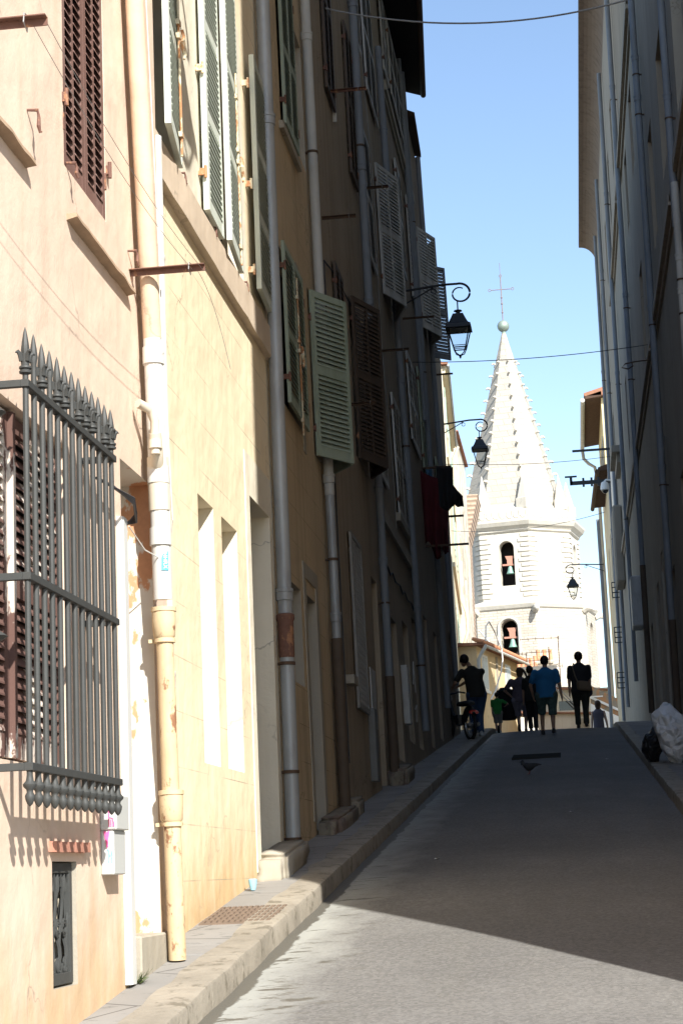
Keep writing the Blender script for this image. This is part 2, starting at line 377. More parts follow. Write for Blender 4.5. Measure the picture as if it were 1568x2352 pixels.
def thing(name, loc, label, cat, group=None):
    o = bpy.data.objects.new(name, None); COL.objects.link(o); o.location = loc; o.empty_display_size = .2
    return tag(o, label, cat, group)
def copy_tree(o, parent=None, loc=None):
    c = o.copy(); COL.objects.link(c); c.parent = parent
    if loc is not None: c.location = loc
    for ch in list(o.children): copy_tree(ch, c)
    return c

# ------------------------------------------------------------------ the ground profile (street climbs, crests, drops away)
def g(Y):
    if Y <= 44.5: return .106*Y-1.62
    z = .106*44.5-1.62
    def seg(y0, s0, y1, s1, y):
        y = min(y, y1); t = y-y0; return s0*t+(s1-s0)*t*t/(2*(y1-y0))
    z += seg(44.5, .106, 51, -.02, Y)
    if Y > 51: z += seg(51, -.02, 60, -.03, Y)
    if Y > 60: z += seg(60, -.03, 80, -.09, Y)
    if Y > 80: z += -.05*(min(Y, 140)-80)
    return z
XKL, XKR, XWR = -1.86, 1.08, 1.97
def ysteps(a, b, near=.5, far=2.0):
    out = [a]
    while out[-1] < b:
        y = out[-1]; out.append(min(b, y+(near if y < 60 else far)))
    return out
def strip(mb, Ys, xs, fz):
    k = len(mb.v); n = len(xs)
    for y in Ys:
        for x in xs: mb.v.append(Vector((x, y, fz(x, y))))
    for i in range(len(Ys)-1):
        for j in range(n-1):
            a = k+i*n+j; mb.f.append((a, a+1, a+n+1, a+n))
def nz(x, y, s, a): return noise.noise(Vector((x*s, y*s, 3.7)))*a
# terrain, reaching the horizon
mb = MB(); Ys = [-300, -60, -20, -6]+ysteps(-5, 140, 2)+[200, 320, 600, 1200]; xs = [-900, -300, -80, -30, -12, -3.4, 3, 12, 30, 80, 300, 900]
strip(mb, Ys, xs, lambda x, y: g(min(max(y, -30), 200))-.05-(.002*max(0, y-200)))
tag(mb.build('ground', MATS['pavement'], recalc=False), kind='structure')
# road
mb = MB(); xs = [XKL-.02, -1.7, -1.5, -1.2, -.8, -.4, 0, .4, .8, XKR+.02]
def roadz(x, y): return g(y)-.02+.035*(1-((x+.4)/1.5)**2)-.012+nz(x, y, .8, .006)
strip(mb, ysteps(7.3, 90), xs, roadz)
strip(mb, ysteps(-8, 7.3), xs+[1.8, 3, 5, 8, 14], lambda x, y: roadz(min(x, XKR), y))
tag(mb.build('road', MATS['asphalt'], smooth=True, recalc=False), kind='structure')
# pavements
mb = MB(); strip(mb, ysteps(-8, 90), [-2.75, -2.2, XKL-.17], lambda x, y: g(y)+.094+nz(x, y, 1.2, .008))
tag(mb.build('pavement', MATS['pavement'], smooth=True, recalc=False), kind='structure')
mb = MB(); strip(mb, ysteps(7.6, 90), [XKR+.17, 1.6, 2.05], lambda x, y: g(y)+.094+nz(x, y, 1.2, .008))
tag(mb.build('pavement', MATS['pavement'], smooth=True, recalc=False), kind='structure')
# kerb stones: individual blocks with worn edges in one sheet of setting
def kerb(xa, xb, y0, y1, inward):
    mb = MB(); y = y0
    while y < y1:
        L = random.uniform(.75, 1.25); e = min(y+L-.012, y1)
        n = max(2, int((e-y)/.16)); rings = []
        for i in range(n+1):
            yy = y+(e-y)*i/n; z = g(yy)
            wob = nz(yy*3, 1.3, 1, .022); wo2 = nz(yy*2.3, 9, 1, .05)
            top = z+.104+nz(yy*1.7, 4, 1, .006); ch = .022+abs(nz(yy*4, 2, 1, .02))
            a, b = xa, xb   # a: road side face
            sg = 1 if b > a else -1
            rings.append([(a+sg*(wob*.5), yy, z-.12), (a+sg*(.006+wob*.5), yy, top-ch), (a+sg*(ch*.5+wob*.5), yy, top-ch*.3), (a+sg*(ch+.01+wob*.5), yy, top), (b+sg*(wo2), yy, top+.001), (b+sg*wo2, yy, z-.1)])
        k = len(mb.v)
        for r in rings: mb.v += [Vector(p) for p in r]
        for i in range(n):
            for j in range(5):
                a0 = k+i*6+j; mb.f.append((a0, a0+1, a0+7, a0+6))
        mb.f.append(tuple(k+j for j in range(6))); mb.f.append(tuple(k+n*6+j for j in range(6))[::-1])
        y += L
    tag(mb.build('kerb', MATS['kerb'], smooth=True), kind='structure')
kerb(XKL, XKL-.23, -4, 60, 1); kerb(XKR, XKR+.21, 7.6, 60, -1)

# street covers
def cover(x0, x1, y0, y1, dz, label, mat, ribs=0, frame=True):
    o = thing('cover_plate', ((x0+x1)/2, (y0+y1)/2, g((y0+y1)/2)+dz), label, 'access cover')
    P = lambda a, b, c: (a, b, g(b)+dz+c)
    m = MB(); m.pbox(P, x0, x1, y0, y1, -.02, .006) if False else None
    m = MB(); m.hexa([P(x0, y0, -.03), P(x1, y0, -.03), P(x1, y1, -.03), P(x0, y1, -.03), P(x0, y0, .006), P(x1, y0, .006), P(x1, y1, .006), P(x0, y1, .006)])
    m.build('plate', mat, o)
    if ribs:
        m = MB()
        for i in range(ribs):
            for j in range(6):
                xx = x0+(x1-x0)*(i+.5)/ribs; yy = y0+(y1-y0)*(j+.5)/6; w = (x1-x0)/ribs*.33; h = (y1-y0)/6*.3
                m.hexa([P(xx-w, yy-h, .0), P(xx+w, yy-h, .0), P(xx+w, yy+h, .0), P(xx-w, yy+h, .0), P(xx-w, yy-h, .013), P(xx+w, yy-h, .013), P(xx+w, yy+h, .013), P(xx-w, yy+h, .013)])
        m.build('tread_studs', mat, o)
    return o
M_cov = plain('cast_iron_cover', (.20, .15, .115), .6, .25, 20, metal=.3)
M_covg = plain('cover_grey', (.26, .25, .235), .75, .15, 20)
cover(-2.38, -1.93, 11.8, 12.6, .096, 'rusty studded iron cover plate in the sunlit left pavement', M_cov, 12)
cover(-2.30, -2.08, 10.55, 10.85, .096, 'small grey cover plate in the pavement below the white downpipe', M_covg)
cover(-1.02, -.2, 32.0, 33.2, .02, 'dark iron cover in the shaded road beyond the pigeon', plain('cover_dark', (.055, .055, .05), 1, .2, 20, spec=0))

# ------------------------------------------------------------------ street frontage frames
class Fr:
    def __init__(s, x0, b=0., side=-1, sk=0., ys=0.): s.x0 = x0; s.b = b; s.side = side; s.sk = sk; s.ys = ys
    def pt(s, Y, z, out): return Vector((s.x0+s.sk*(Y-s.ys)+s.side*(s.b*z-out), Y, z))
    def P(s): return lambda y, z, o: s.pt(y, z, o)

def frange(a, b, st):
    n = max(1, int(math.ceil((b-a)/st))); return [a+(b-a)*i/n for i in range(n+1)]
def wall_mesh(F, Y0, Y1, z0, z1, ops, cap=.45):
    mb = MB(); ys = sorted(set([Y0, Y1]+[v for o in ops for v in (max(o[0], Y0), min(o[1], Y1))])); zs = sorted(set([z0, z1]+[v for o in ops for v in o[2:4]]))
    def inside(y, z): return any(o[0] < y < o[1] and o[2] < z < o[3] for o in ops)
    for i in range(len(ys)-1):
        for j in range(len(zs)-1):
            if ys[i+1]-ys[i] < 1e-6 or zs[j+1]-zs[j] < 1e-6: continue
            if inside((ys[i]+ys[i+1])/2, (zs[j]+zs[j+1])/2): continue
            mb.quad(F.pt(ys[i], zs[j], 0), F.pt(ys[i+1], zs[j], 0), F.pt(ys[i+1], zs[j+1], 0), F.pt(ys[i], zs[j+1], 0))
    e = .004
    for Y in (Y0, Y1): mb.quad(F.pt(Y, z0, 0), F.pt(Y, z0, -cap), F.pt(Y, z1, -cap), F.pt(Y, z1, 0))
    mb.quad(F.pt(Y0, z1, 0), F.pt(Y1, z1, 0), F.pt(Y1, z1, -cap), F.pt(Y0, z1, -cap))
    return mb
def reveals(F, o):
    y0, y1, z0, z1, d = o[:5]; mb = MB()
    for a, b in (((y0, z0), (y0, z1)), ((y1, z0), (y1, z1)), ((y0, z1), (y1, z1)), ((y0, z0), (y1, z0))):
        mb.quad(F.pt(a[0], a[1], .0), F.pt(b[0], b[1], .0), F.pt(b[0], b[1], -d), F.pt(a[0], a[1], -d))
    return mb
def house(F, Y0, Y1, z1, ops, mat, label, depth=7, z0=None, revmat=None, gap=.006, name='house'):
    """ops: (y0, y1, z0, z1, depth, kind) kind: window/door/void/None"""
    z0 = z0 if z0 is not None else min(g(Y0), g(Y1))-.6
    o = thing(name, F.pt((Y0+Y1)/2, z0+.6, 0), label, 'house', 'houses along the street')
    Y0 += gap; Y1 -= gap
    wall_mesh(F, Y0, Y1, z0, z1, [q for q in ops]).build('wall', mat, o, recalc=False)
    b = MB(); b.pbox(F.P(), Y0, Y1, z0, z1-.01, -depth, -.45); b.build('rear_wall', mat, o)
    for q in ops:
        k = q[5] if len(q) > 5 else 'window'
        reveals(F, q).build('recess', (q[6] if len(q) > 6 and q[6] else revmat or mat), o, recalc=False)
        y0, y1, za, zb, d = q[:5]
        if k == 'window':
            m = MB(); P = F.P(); t = .05
            m.pbox(P, y0, y0+t, za, zb, -d, -d+.05).pbox(P, y1-t, y1, za, zb, -d, -d+.05).pbox(P, y0+t, y1-t, zb-t, zb, -d, -d+.05).pbox(P, y0+t, y1-t, za, za+t, -d, -d+.05)
            m.pbox(P, (y0+y1)/2-.03, (y0+y1)/2+.03, za+t, zb-t, -d, -d+.045)
            w = m.build('window_frame', M_trim_sh, o)
            MB().quad(F.pt(y0, za, -d+.01), F.pt(y1, za, -d+.01), F.pt(y1, zb, -d+.01), F.pt(y0, zb, -d+.01)).build('glass', M_glass, w, recalc=False)
        elif k == 'door':
            m = MB(); P = F.P(); m.pbox(P, y0, y1, za, zb, -d-.04, -d)
            n = 3
            for a in range(2):
                for c in range(n):
                    w = (y1-y0)/2; h = (zb-za)/n; m.pbox(P, y0+a*w+.06, y0+(a+1)*w-.06, za+c*h+.08, za+(c+1)*h-.06, -d, -d+.02)
            m.build('door', M_door, o)
        else:
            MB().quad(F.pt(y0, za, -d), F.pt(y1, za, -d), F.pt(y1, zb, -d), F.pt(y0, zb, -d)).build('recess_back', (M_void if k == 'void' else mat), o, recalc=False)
    return o

def leaf_mesh(T, w, h, cols=1, mids=(.5,), pitch=.042, st=.055, th=.032, tilt=1):
    """louvred shutter leaf in local (u along leaf, z up, t thickness) mapped by T"""
    mb = MB(); rt, rb, mr = .07, .11, .05
    mb.pbox(T, 0, st, 0, h, 0, th); mb.pbox(T, w-st, w, 0, h, 0, th)
    xs = [st+(w-2*st)*i/cols for i in range(cols+1)]
    for i in range(1, cols): mb.pbox(T, xs[i]-.022, xs[i]+.022, rb, h-rt, .003, th-.003)
    mb.pbox(T, st, w-st, 0, rb, .002, th-.002); mb.pbox(T, st, w-st, h-rt, h, .002, th-.002)
    br = [rb]+[v for m in mids for v in (m*h-mr, m*h+mr)]+[h-rt]
    for m in mids: mb.pbox(T, st, w-st, m*h-mr, m*h+mr, .0025, th-.0025)
    for i in range(cols):
        a = xs[i]+(.022 if i > 0 else 0); b = xs[i+1]-(.022 if i < cols-1 else 0)
        for k in range(0, len(br), 2):
            n = max(1, int((br[k+1]-br[k])/pitch)); p = (br[k+1]-br[k])/n
            for j in range(n):
                zz = br[k]+p*(j+.5); s = p*.49
                mb.hexa([T(a, zz+s-.004, .003), T(b, zz+s-.004, .003), T(b, zz-s-.004, th+.004), T(a, zz-s-.004, th+.004),
                         T(a, zz+s+.004, .003), T(b, zz+s+.004, .003), T(b, zz-s+.004, th+.004), T(a, zz-s+.004, th+.004)])
    return mb
def leafT(F, Yh, z0, out, ang, sg):
    ca, sa = math.cos(R_(ang)), math.sin(R_(ang))
    return lambda u, z, t: F.pt(Yh+sg*(u*ca)-sg*t*sa, z0+z, out+u*sa+t*ca)
def leafPP(F, Ya, oa, Yb, ob, z0):
    """leaf spanning plan points (Ya, oa) to (Yb, ob)"""
    L = math.hypot(Yb-Ya, ob-oa); cy_, co = (Yb-Ya)/L, (ob-oa)/L
    sgn = 1 if cy_ >= 0 else -1
    return (lambda u, z, t: F.pt(Ya+u*cy_-t*co*sgn, z0+z, oa+u*co+t*abs(cy_))), L
def hinge(F, Y, z, out, o, mat=None):
    m = MB(); m.tube([F.pt(Y, z-.045, out), F.pt(Y, z+.045, out)], .011, 8); m.pbox(F.P(), Y-.01, Y+.01, z-.025, z+.025, 0, out)
    m.build('hinge', mat or M_rust, o)
def shutters(F, o, Y0, Y1, z0, z1, mat, cols=1, out=.02, leaves=2, mids=(.5,), pitch=.05, label=None, kinked=0):
    w = (Y1-Y0)/leaves
    for i in range(leaves):
        T = leafT(F, Y0+i*w+.004, z0, out, 0, 1)
        s = leaf_mesh(T, w-.008, z1-z0, cols, mids, pitch).build('shutter', mat, o, recalc=False)
        if label: s['label'] = label
        for zz in (z0+.25, z1-.25):
            hinge(F, Y0 if i == 0 else Y1, zz, out+.03, s) if i in (0, leaves-1) else None
def bifold(F, o, Ya, Yb, Yc, oc, z0, z1, mat, cols=1, mids=(.5,), pitch=.05, label=None, cols2=None):
    T, L = leafPP(F, Ya, .02, Yc, oc, z0); s = leaf_mesh(T, L, z1-z0, cols, mids, pitch).build('shutter', mat, o, recalc=False)
    if label: s['label'] = label
    T, L2 = leafPP(F, Yc+.035, oc-.02, Yb, .02, z0); leaf_mesh(T, L2, z1-z0, cols2 or cols, mids, pitch).build('shutter', mat, o, recalc=False)
    for z in (z0+.3, z1-.3): hinge(F, Ya, z, .03, s)
def pipe(F, o, Y, z0, z1, r, mat, out=None, collars=(), name='drainpipe', straps=(), label=None):
    out = out or r+.03; m = MB()
    zs = frange(z0, z1, 1.2); m.tube([F.pt(Y+nz(z, Y, .7, .02), z, out) for z in zs], r, 14)
    for c in collars: m.lathe(F.pt(Y, c, out), [(r+.001, -.07), (r*1.16, -.068), (r*1.16, .0), (r*1.25, .004), (r*1.25, .03), (r+.001, .034)], 14)
    p = m.build(name, mat, o, smooth=True)
    if label: p['label'] = label
    for c in straps:
        q = MB(); q.lathe(F.pt(Y, c, out), [(r*1.01, -.014), (r*1.14, -.013), (r*1.14, .013), (r*1.01, .014)], 14); q.pbox(F.P(), Y-.015, Y+.015, c-.012, c+.012, 0, out)
        q.build('pipe_clip', M_dark_rust, p)
    return p
def bracket(F, o, Y, z, L, mat=M_rust, dz=0, tie=True, w=.035):
    m = MB(); P = F.P()
    m.pbox(P, Y-.002, Y+.004, z-w, z, 0, L).pbox(P, Y-w, Y, z-.005, z, 0, L)
    b = m.build('line_bracket', mat, o)
    if tie:
        q = MB(); q.tube([F.pt(Y+.008, z+.01, L*.8), F.pt(Y+.012, z-.05, L*.8), F.pt(Y-.04, z-.03, L*.8), F.pt(Y-.03, z+.012, L*.8), F.pt(Y+.008, z+.01, L*.82)], .003, 5)
        q.build('wire_tie', M_wire, b)
    return b

# =================================================================== LEFT SIDE
FA = Fr(-2.30, 0); FB = Fr(-2.40, 0)
# ---- A: pink house with grille
opsA = [(6.95, 8.57, .52, 2.06, .10, 'void'), (9.62, 10.36, -.95, 2.24, .30, None, M_peel), (8.19, 8.60, -.44, .11, .12, 'void', M_stone),
        (8.57, 9.42, 3.50, 5.9, .06, 'void'), (5.9, 7.1, 3.5, 5.9, .2, 'void')]
A = house(FA, -7, 10.74, 12, opsA, W_A, 'sunlit pink rendered house at the near left with a spiked iron window grille')
P = FA.P()
# upper brown shutters (four slat columns)
shutters(FA, A, 8.57, 9.42, 3.48, 5.9, M_brown, 2, -.035, 2, (), .05, 'closed brown louvred shutter')
for (Y, z) in ((8.56, 3.85), (9.44, 3.80)): hinge(FA, Y, z, .02, A)
# ragged moulded sills under the upper windows
def ragged(F, o, Y0, Y1, z, h, d, mat, name='window_sill', amp=.010):
    m = MB(); n = 22; k = 0; rings = []
    for i in range(n+1):
        y = Y0+(Y1-Y0)*i/n; a = nz(y*6, z, 1, amp); b = nz(y*7, z+5, 1, amp)
        rings.append([F.pt(y, z+h, 0), F.pt(y, z+h+b*.3, d+a), F.pt(y, z+a, d+a*.5+.004), F.pt(y, z-.01+b, 0)])
    for r in rings: m.v += r
    for i in range(n):
        for j in range(3): q = i*4+j; m.f.append((q, q+1, q+5, q+4))
    m.f.append((0, 1, 2, 3)); m.f.append(tuple(n*4+j for j in range(4))[::-1])
    return m.build(name, mat, o)
M_sill = plain('sill_shadow_brown', (.36, .255, .17), .9, .3, 9, bump=.5)  # dark brown holds the shade of the sill's underside and its shadow
ragged(FA, A, 8.60, 9.87, 3.235, .022, .05, M_sill); ragged(FA, A, 5.8, 7.90, 3.235, .022, .05, M_sill)
bracket(FA, A, 6.75, 3.38, .43); b2 = bracket(FA, A, 9.96, 3.40, .43)
m = MB()
for o_, dz in ((.36, .0), (.42, -.004)):
    pts = [FA.pt(6.76+(9.97-6.76)*t, 3.375-.12*4*t*(1-t)*.6+dz, o_) for t in [i/14 for i in range(15)]]; m.tube(pts, .0016, 4)
m.tube([FA.pt(9.96+.9*t, 3.38-.35*t*t, .38+.02*t) for t in [i/8 for i in range(9)]], .0016, 4)
tag(m.build('clothesline', M_wire), 'pair of thin wires strung between the rusty brackets on the pink wall', 'clothesline')
def hook(F, o, Y, z, s=1, mat=M_rust):
    m = MB(); m.tube([F.pt(Y-.02, z, 0), F.pt(Y, z+.004, .045), F.pt(Y+.006, z-.03*s, .05), F.pt(Y-.002, z-.075*s, .05), F.pt(Y+.006, z-.105*s, .055), F.pt(Y+.02, z-.095*s, .058)], [.006, .009, .008, .01, .006, .004], 7)
    m.build('shutter_hook', mat, o)
hook(FA, A, 7.95, 3.52); hook(FA, A, 9.93, 3.50, .8); hook(FA, A, 8.62, 3.52, .7); hook(FA, A, 10.40, 3.30, .7)
# shutters behind the grille
for (a, b) in ((6.98, 7.72), (7.77, 8.55)):
    T = leafT(FA, a, .54, -.075, 0, 1); s = leaf_mesh(T, b-a, 1.50, 2, (.5,), .046, .06).build('shutter', M_brownpeel, A, recalc=False); s['label'] = 'brown louvred shutter with peeling paint behind the grille'
m = MB(); m.pbox(P, 7.725, 7.765, .54, 2.04, -.06, -.02); m.build('shutter_astragal', M_brownpeel, A)
# the grille
gw = .013
zt, zm, zb, GO, GY0, GY1 = 2.055, 1.245, .475, .15, 7.35, 8.82
gr = thing('window_grille', FA.pt(GY0, zb, 0), None, None); gr.parent = A; gr.location = FA.pt(GY0, zb, 0)-world_loc(A); gr['label'] = 'dark grey iron grille with spear points over the lower window'
for z in (zt, zm, zb):
    G = MB(); G.pbox(P, GY0-.02, GY1+.03, z-.016, z+.016, GO-.018, GO+.018)
    G.pbox(P, GY0-.02, GY0+.006, z-.0155, z+.0155, 0, GO-.018); G.pbox(P, GY1+.004, GY1+.03, z-.0155, z+.0155, 0, GO-.018)
    G.build('rail', M_iron, gr, bevel=.002)
coll = {0, 2, 4, 5, 7, 8, 9, 11, 12}
for i in range(13):
    Y = GY0+(GY1-GY0-.01)*i/12; m = MB(); c = FA.pt(Y, 0, GO)
    hh = .01*math.sin(i*2.1)
    tip = 2.30+hh*.4
    m.lathe(c, [(gw, .40), (gw, 2.11), (gw, 2.14), (.014, 2.17), (.019, 2.20), (.015, 2.235), (.007, tip-.02), (.001, tip)], 8)
    m.lathe(c, [(.002, .318), (.012, .328), (.019, .345), (.021, .36), (.013, .374), (.015, .384), (.027, .395), (.029, .405), (.016, .42), (.013, .44), (.013, .455)], 10)
    if i in coll:
        m.lathe(c, [(gw, 2.095), (.026, 2.10), (.027, 2.108), (.019, 2.114), (.027, 2.12), (.026, 2.128), (.018, 2.133), (.019, 2.16), (.022, 2.18), (gw, 2.186)], 12)
        for a in range(4):
            an = R_(45+90*a); dx, dy = math.cos(an), math.sin(an)
            m.tube([c+Vector((dx*.018, dy*.018, 2.15)), c+Vector((dx*.024, dy*.024, 2.178)), c+Vector((dx*.036, dy*.036, 2.19)), c+Vector((dx*.046, dy*.046, 2.184))], [.010, .011, .009, .003], 6)
    m.build('bar', M_iron, gr, smooth=True)
for z in (1.93, 1.0):
    m = MB(); m.lathe(FA.pt(7.30, z, .02), [(.03, -.02), (.06, 0), (.03, .02)], 14); m.tube([FA.pt(7.30, z, -.02), FA.pt(7.30, z, .04)], .012, 8); m.build('shutter_latch', M_iron, A)
# vent grille with brick lintel
m = MB(); zb0, zt0, y0, y1 = -.43, .105, 8.195, 8.595
m.pbox(P, y0, y0+.045, zb0, zt0, -.05, -.02).pbox(P, y1-.045, y1, zb0, zt0, -.05, -.02).pbox(P, y0+.045, y1-.045, zt0-.045, zt0, -.05, -.02).pbox(P, y0+.045, y1-.045, zb0, zb0+.05, -.05, -.02)
v = m.build('vent_grille', M_iron, A, bevel=.002); v['label'] = 'cast iron scrollwork vent grille under a small brick lintel'
m = MB()
def scroll(yc, zc, r, turns, sgn, o=-.035, up=1):
    pts = []
    for i in range(22):
        t = i/21; a = t*turns*2*math.pi; rr = r*(1-.75*t); pts.append(FA.pt(yc+sgn*rr*math.cos(a), zc+up*rr*math.sin(a), o))
    m.tube(pts, [.009-.004*i/21 for i in range(22)], 6)
for (zc, up) in ((.0, 1), (-.17, -1), (-.20, 1), (-.34, -1)):
    for k in range(3): scroll(8.29+k*.105, zc, .048, 1.1, 1 if k % 2 else -1, up=up)
for k in range(3):
    y = 8.27+.11*k; m.tube([FA.pt(y+.02*math.sin(t*6.3), -.38+.44*t, -.04+.012*math.sin(t*9)) for t in [i/12 for i in range(13)]], .010, 6)
    m.tube([FA.pt(y+.05-.03*math.sin(t*6.3), -.38+.44*t, -.032) for t in [i/12 for i in range(13)]], .008, 6)
m.build('scrollwork', M_iron, v, smooth=True)
m = MB()
for i in range(9): m.pbox(P, 8.14+.066*i, 8.14+.066*i+.0645, .15+nz(i, 0, 3, .004), .195+nz(i, 5, 3, .004), -.02, .035+nz(i, 9, 3, .006))
m.build('brick_lintel', M_brick, A)
# white cable trunking, meter box
m = MB(); m.pbox(P, 9.50, 9.62, -.50, 1.90, .002, .034).pbox(P, 9.52, 9.60, -.50, 1.90, .034, .038); m.build('cable_trunking', M_plastic, A)
m = MB(); m.pbox(P, 9.06, 9.30, .045, .26, 0, .066).pbox(P, 9.05, 9.31, .26, .43, 0, .084).pbox(P, 9.10, 9.26, .43, .50, 0, .055)
mb_ = m.build('meter_box', plain('plastic_grey', (.5, .51, .49), .45, .03, 5, bump=.04), A, bevel=.006); mb_['label'] = 'light grey plastic meter box with pink and pale blue scribbles'
m = MB()
def stroke(pts, r=.0028): m.tube([Vector((FA.x0+a, y, z)) for (a, y, z) in pts], r, 5)
f1, f2 = 9.048, 9.058
stroke([(.045, f1, .38), (.048, f1, .275)]); stroke([(.05, f1, .32), (.066, f1, .315), (.066, f1, .275)]); stroke([(.057, f1, .31), (.057, f1, .275)]); stroke([(.07, f1, .30), (.07, f1, .275)])
stroke([(.02, f2, .255), (.032, f2, .175), (.042, f2, .255)], .005); stroke([(.030, f2, .25), (.034, f2, .18)], .006)
m.build('scribble', M_pink, mb_); m = MB()
stroke([(.035, f2, .17), (.048, f2, .13), (.058, f2, .165), (.055, f2, .10)]); stroke([(.042, f2, .165), (.038, f2, .10), (.06, f2, .14)])
m.build('scribble', M_blue, mb_)
# plinth at the doorway, door cables
m = MB(); m.pbox(P, 9.76, 10.5, -1.1, -.27, -.28, .03); m.build('plinth', M_stone, A, bevel=.01)
m = MB()
for k in range(4):
    m.tube([FA.pt(8.9+.1*k, 1.98+.01*k, .05), FA.pt(9.5, 1.99-.01*k, .10), FA.pt(9.72, 1.95-.015*k, .06), FA.pt(9.80, 1.90, -.02-.02*k), FA.pt(9.66, 1.78-.03*k, .0), FA.pt(9.60, 1.60, .02)], .007, 6)
m.build('cable_bundle', M_wired, A, smooth=True)
m = MB(); m.tube([FA.pt(9.8, 1.9, 0), FA.pt(10.0, 1.80, .04), FA.pt(10.25, 1.76, .12), FA.pt(10.22, 2.0, .152), FA.pt(10.15, 2.6, .152), FA.pt(10.07, 3.3, .15), FA.pt(9.80, 5.5, .15)], .004, 6); m.build('cable', M_pvc, A, smooth=True)
# ---- downpipes at the A/B corner
Y2 = 10.50
p2 = MB(); 
def _py(z):
    K = ((-.5, 10.36), (1.77, 10.19), (3, 10.10), (5.1, 9.81), (9, 9.7))
    for (a, b), (c, d) in zip(K, K[1:]):
        if z <= c: return b+(d-b)*(z-a)/(c-a)
    return 9.7
def pth(z0, z1): return [Vector((FA.x0+.09, _py(z), z)) for z in frange(z0, z1, .6)]
p2.tube(pth(3.0, 8.5), .054, 14); a = p2.build('drainpipe', render_wall('pipe_painted_pink', (.60, .455, .33), (.45, .33, .22), .5), A, smooth=True); a['label'] = 'wide downpipe painted like the wall'
m = MB(); m.tube(pth(1.55, 3.03), .054, 14)
for z in (2.93, 2.25, 1.9): m.lathe(pth(z, z+.01)[0], [(.055, -.05), (.062, -.048), (.062, .05), (.055, .052)], 14)
q = m.build('drainpipe', M_pvc, A, smooth=True); q['label'] = 'white plastic middle length of the downpipe'
m = MB(); m.tube(pth(2.05, 2.35), .060, 14); c0 = pth(2.4, 2.41)[0]
m.tube([c0+Vector((0, .0, -.12)), c0+Vector((.02, -.10, -.04)), c0+Vector((.02, -.13, .06))], .036, 12)
m.tube([c0+Vector((.02, -.13, -.06)), c0+Vector((.02, -.13, .13)), c0+Vector((.0, -.17, .19)), c0+Vector((-.05, -.24, .21))], .027, 12); m.lathe(c0+Vector((.02, -.13, .0)), [(.028, -.03), (.038, -.028), (.038, .02), (.028, .022)], 12)
m.build('pipe_branch', M_pvcg, q, smooth=True)
lab = MB(); c1 = pth(1.76, 1.77)[0]
for i in range(5):
    a0 = R_(-78+i*9); a1 = R_(-78+(i+1)*9); rr = .0552
    lab.quad(c1+Vector((math.cos(a0)*rr, math.sin(a0)*rr, -.055)), c1+Vector((math.cos(a1)*rr, math.sin(a1)*rr, -.055)), c1+Vector((math.cos(a1)*rr, math.sin(a1)*rr, .055)), c1+Vector((math.cos(a0)*rr, math.sin(a0)*rr, .055)))
lab.build('sticker', M_label, q)
def text(s, size, mat, loc, rot, parent, name='lettering'):
    cu = bpy.data.curves.new(name, 'FONT'); cu.body = s; cu.size = size; cu.align_x = 'CENTER'; cu.align_y = 'CENTER'; cu.extrude = .0004
    t_ = bpy.data.objects.new('tmp', cu); COL.objects.link(t_); dg = bpy.context.evaluated_depsgraph_get(); me = bpy.data.meshes.new_from_object(t_.evaluated_get(dg)); bpy.data.objects.remove(t_)
    me.materials.clear(); me.materials.append(mat); o = bpy.data.objects.new(name, me); COL.objects.link(o); o.parent = parent
    o.matrix_local = Matrix.Translation(Vector(loc)-world_loc(parent)) @ rot; return o
an = R_(-56); nrm = Vector((math.cos(an), math.sin(an), 0)); tx = Vector((0, 0, -1)); ty = nrm.cross(tx)
rot = Matrix(((tx.x, ty.x, nrm.x, 0), (tx.y, ty.y, nrm.y, 0), (tx.z, ty.z, nrm.z, 0), (0, 0, 0, 1)))
text('HHRX', .034, M_whitep, c1+nrm*.0562, rot, q)
m = MB(); m.tube(pth(-.42, 1.50), .049, 16)
for z in (1.43, .42): m.lathe(pth(z, z+.01)[0], [(.05, -.10), (.062, -.085), (.067, .0), (.067, .05), (.072, .052), (.072, .075), (.05, .078)], 16)
for z in (1.32, .31): m.lathe(pth(z, z+.01)[0], [(.051, -.012), (.060, -.011), (.060, .012), (.051, .013)], 16); m.box(FA.x0, FA.x0+.09, pth(z, z+.01)[0].y-.010, pth(z, z+.01)[0].y+.010, z-.01, z+.01)
cp = m.build('drainpipe', M_cast, A, smooth=True); cp['label'] = 'rust speckled beige cast iron foot of the downpipe'

# ---- B: yellow house
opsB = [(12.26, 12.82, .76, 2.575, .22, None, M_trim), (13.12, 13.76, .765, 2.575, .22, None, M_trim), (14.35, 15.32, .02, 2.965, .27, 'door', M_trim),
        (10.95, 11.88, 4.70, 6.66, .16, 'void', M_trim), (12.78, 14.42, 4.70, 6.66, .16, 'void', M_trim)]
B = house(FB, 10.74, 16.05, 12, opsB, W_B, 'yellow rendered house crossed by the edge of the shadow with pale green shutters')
P = FB.P()
ragged(FB, B, 10.78, 15.9, 4.40, .27, .05, render_wall('ledge_stone', (.62, .51, .39), (.4, .3, .2), .4), 'string_course')
m = MB()
for (a, b, z0, z1) in ((12.26, 12.82, .76, 2.575), (13.12, 13.76, .765, 2.575)): pass
m.pbox(P, 14.17, 14.348, .04, 3.30, 0, .008).pbox(P, 14.348, 15.50, 2.968, 3.30, 0, .008).pbox(P, 15.322, 15.50, .04, 2.968, 0, .008); m.build('door_surround', M_trim, B)
m = MB(); m.pbox(P, 11.885, 12.775, 4.68, 7.0, 0, .006); m.pbox(P, 14.425, 14.60, 4.68, 7.0, 0, .006); m.pbox(P, 12.775, 14.425, 6.665, 7.0, 0, .006); m.build('window_surround', M_trim, B)
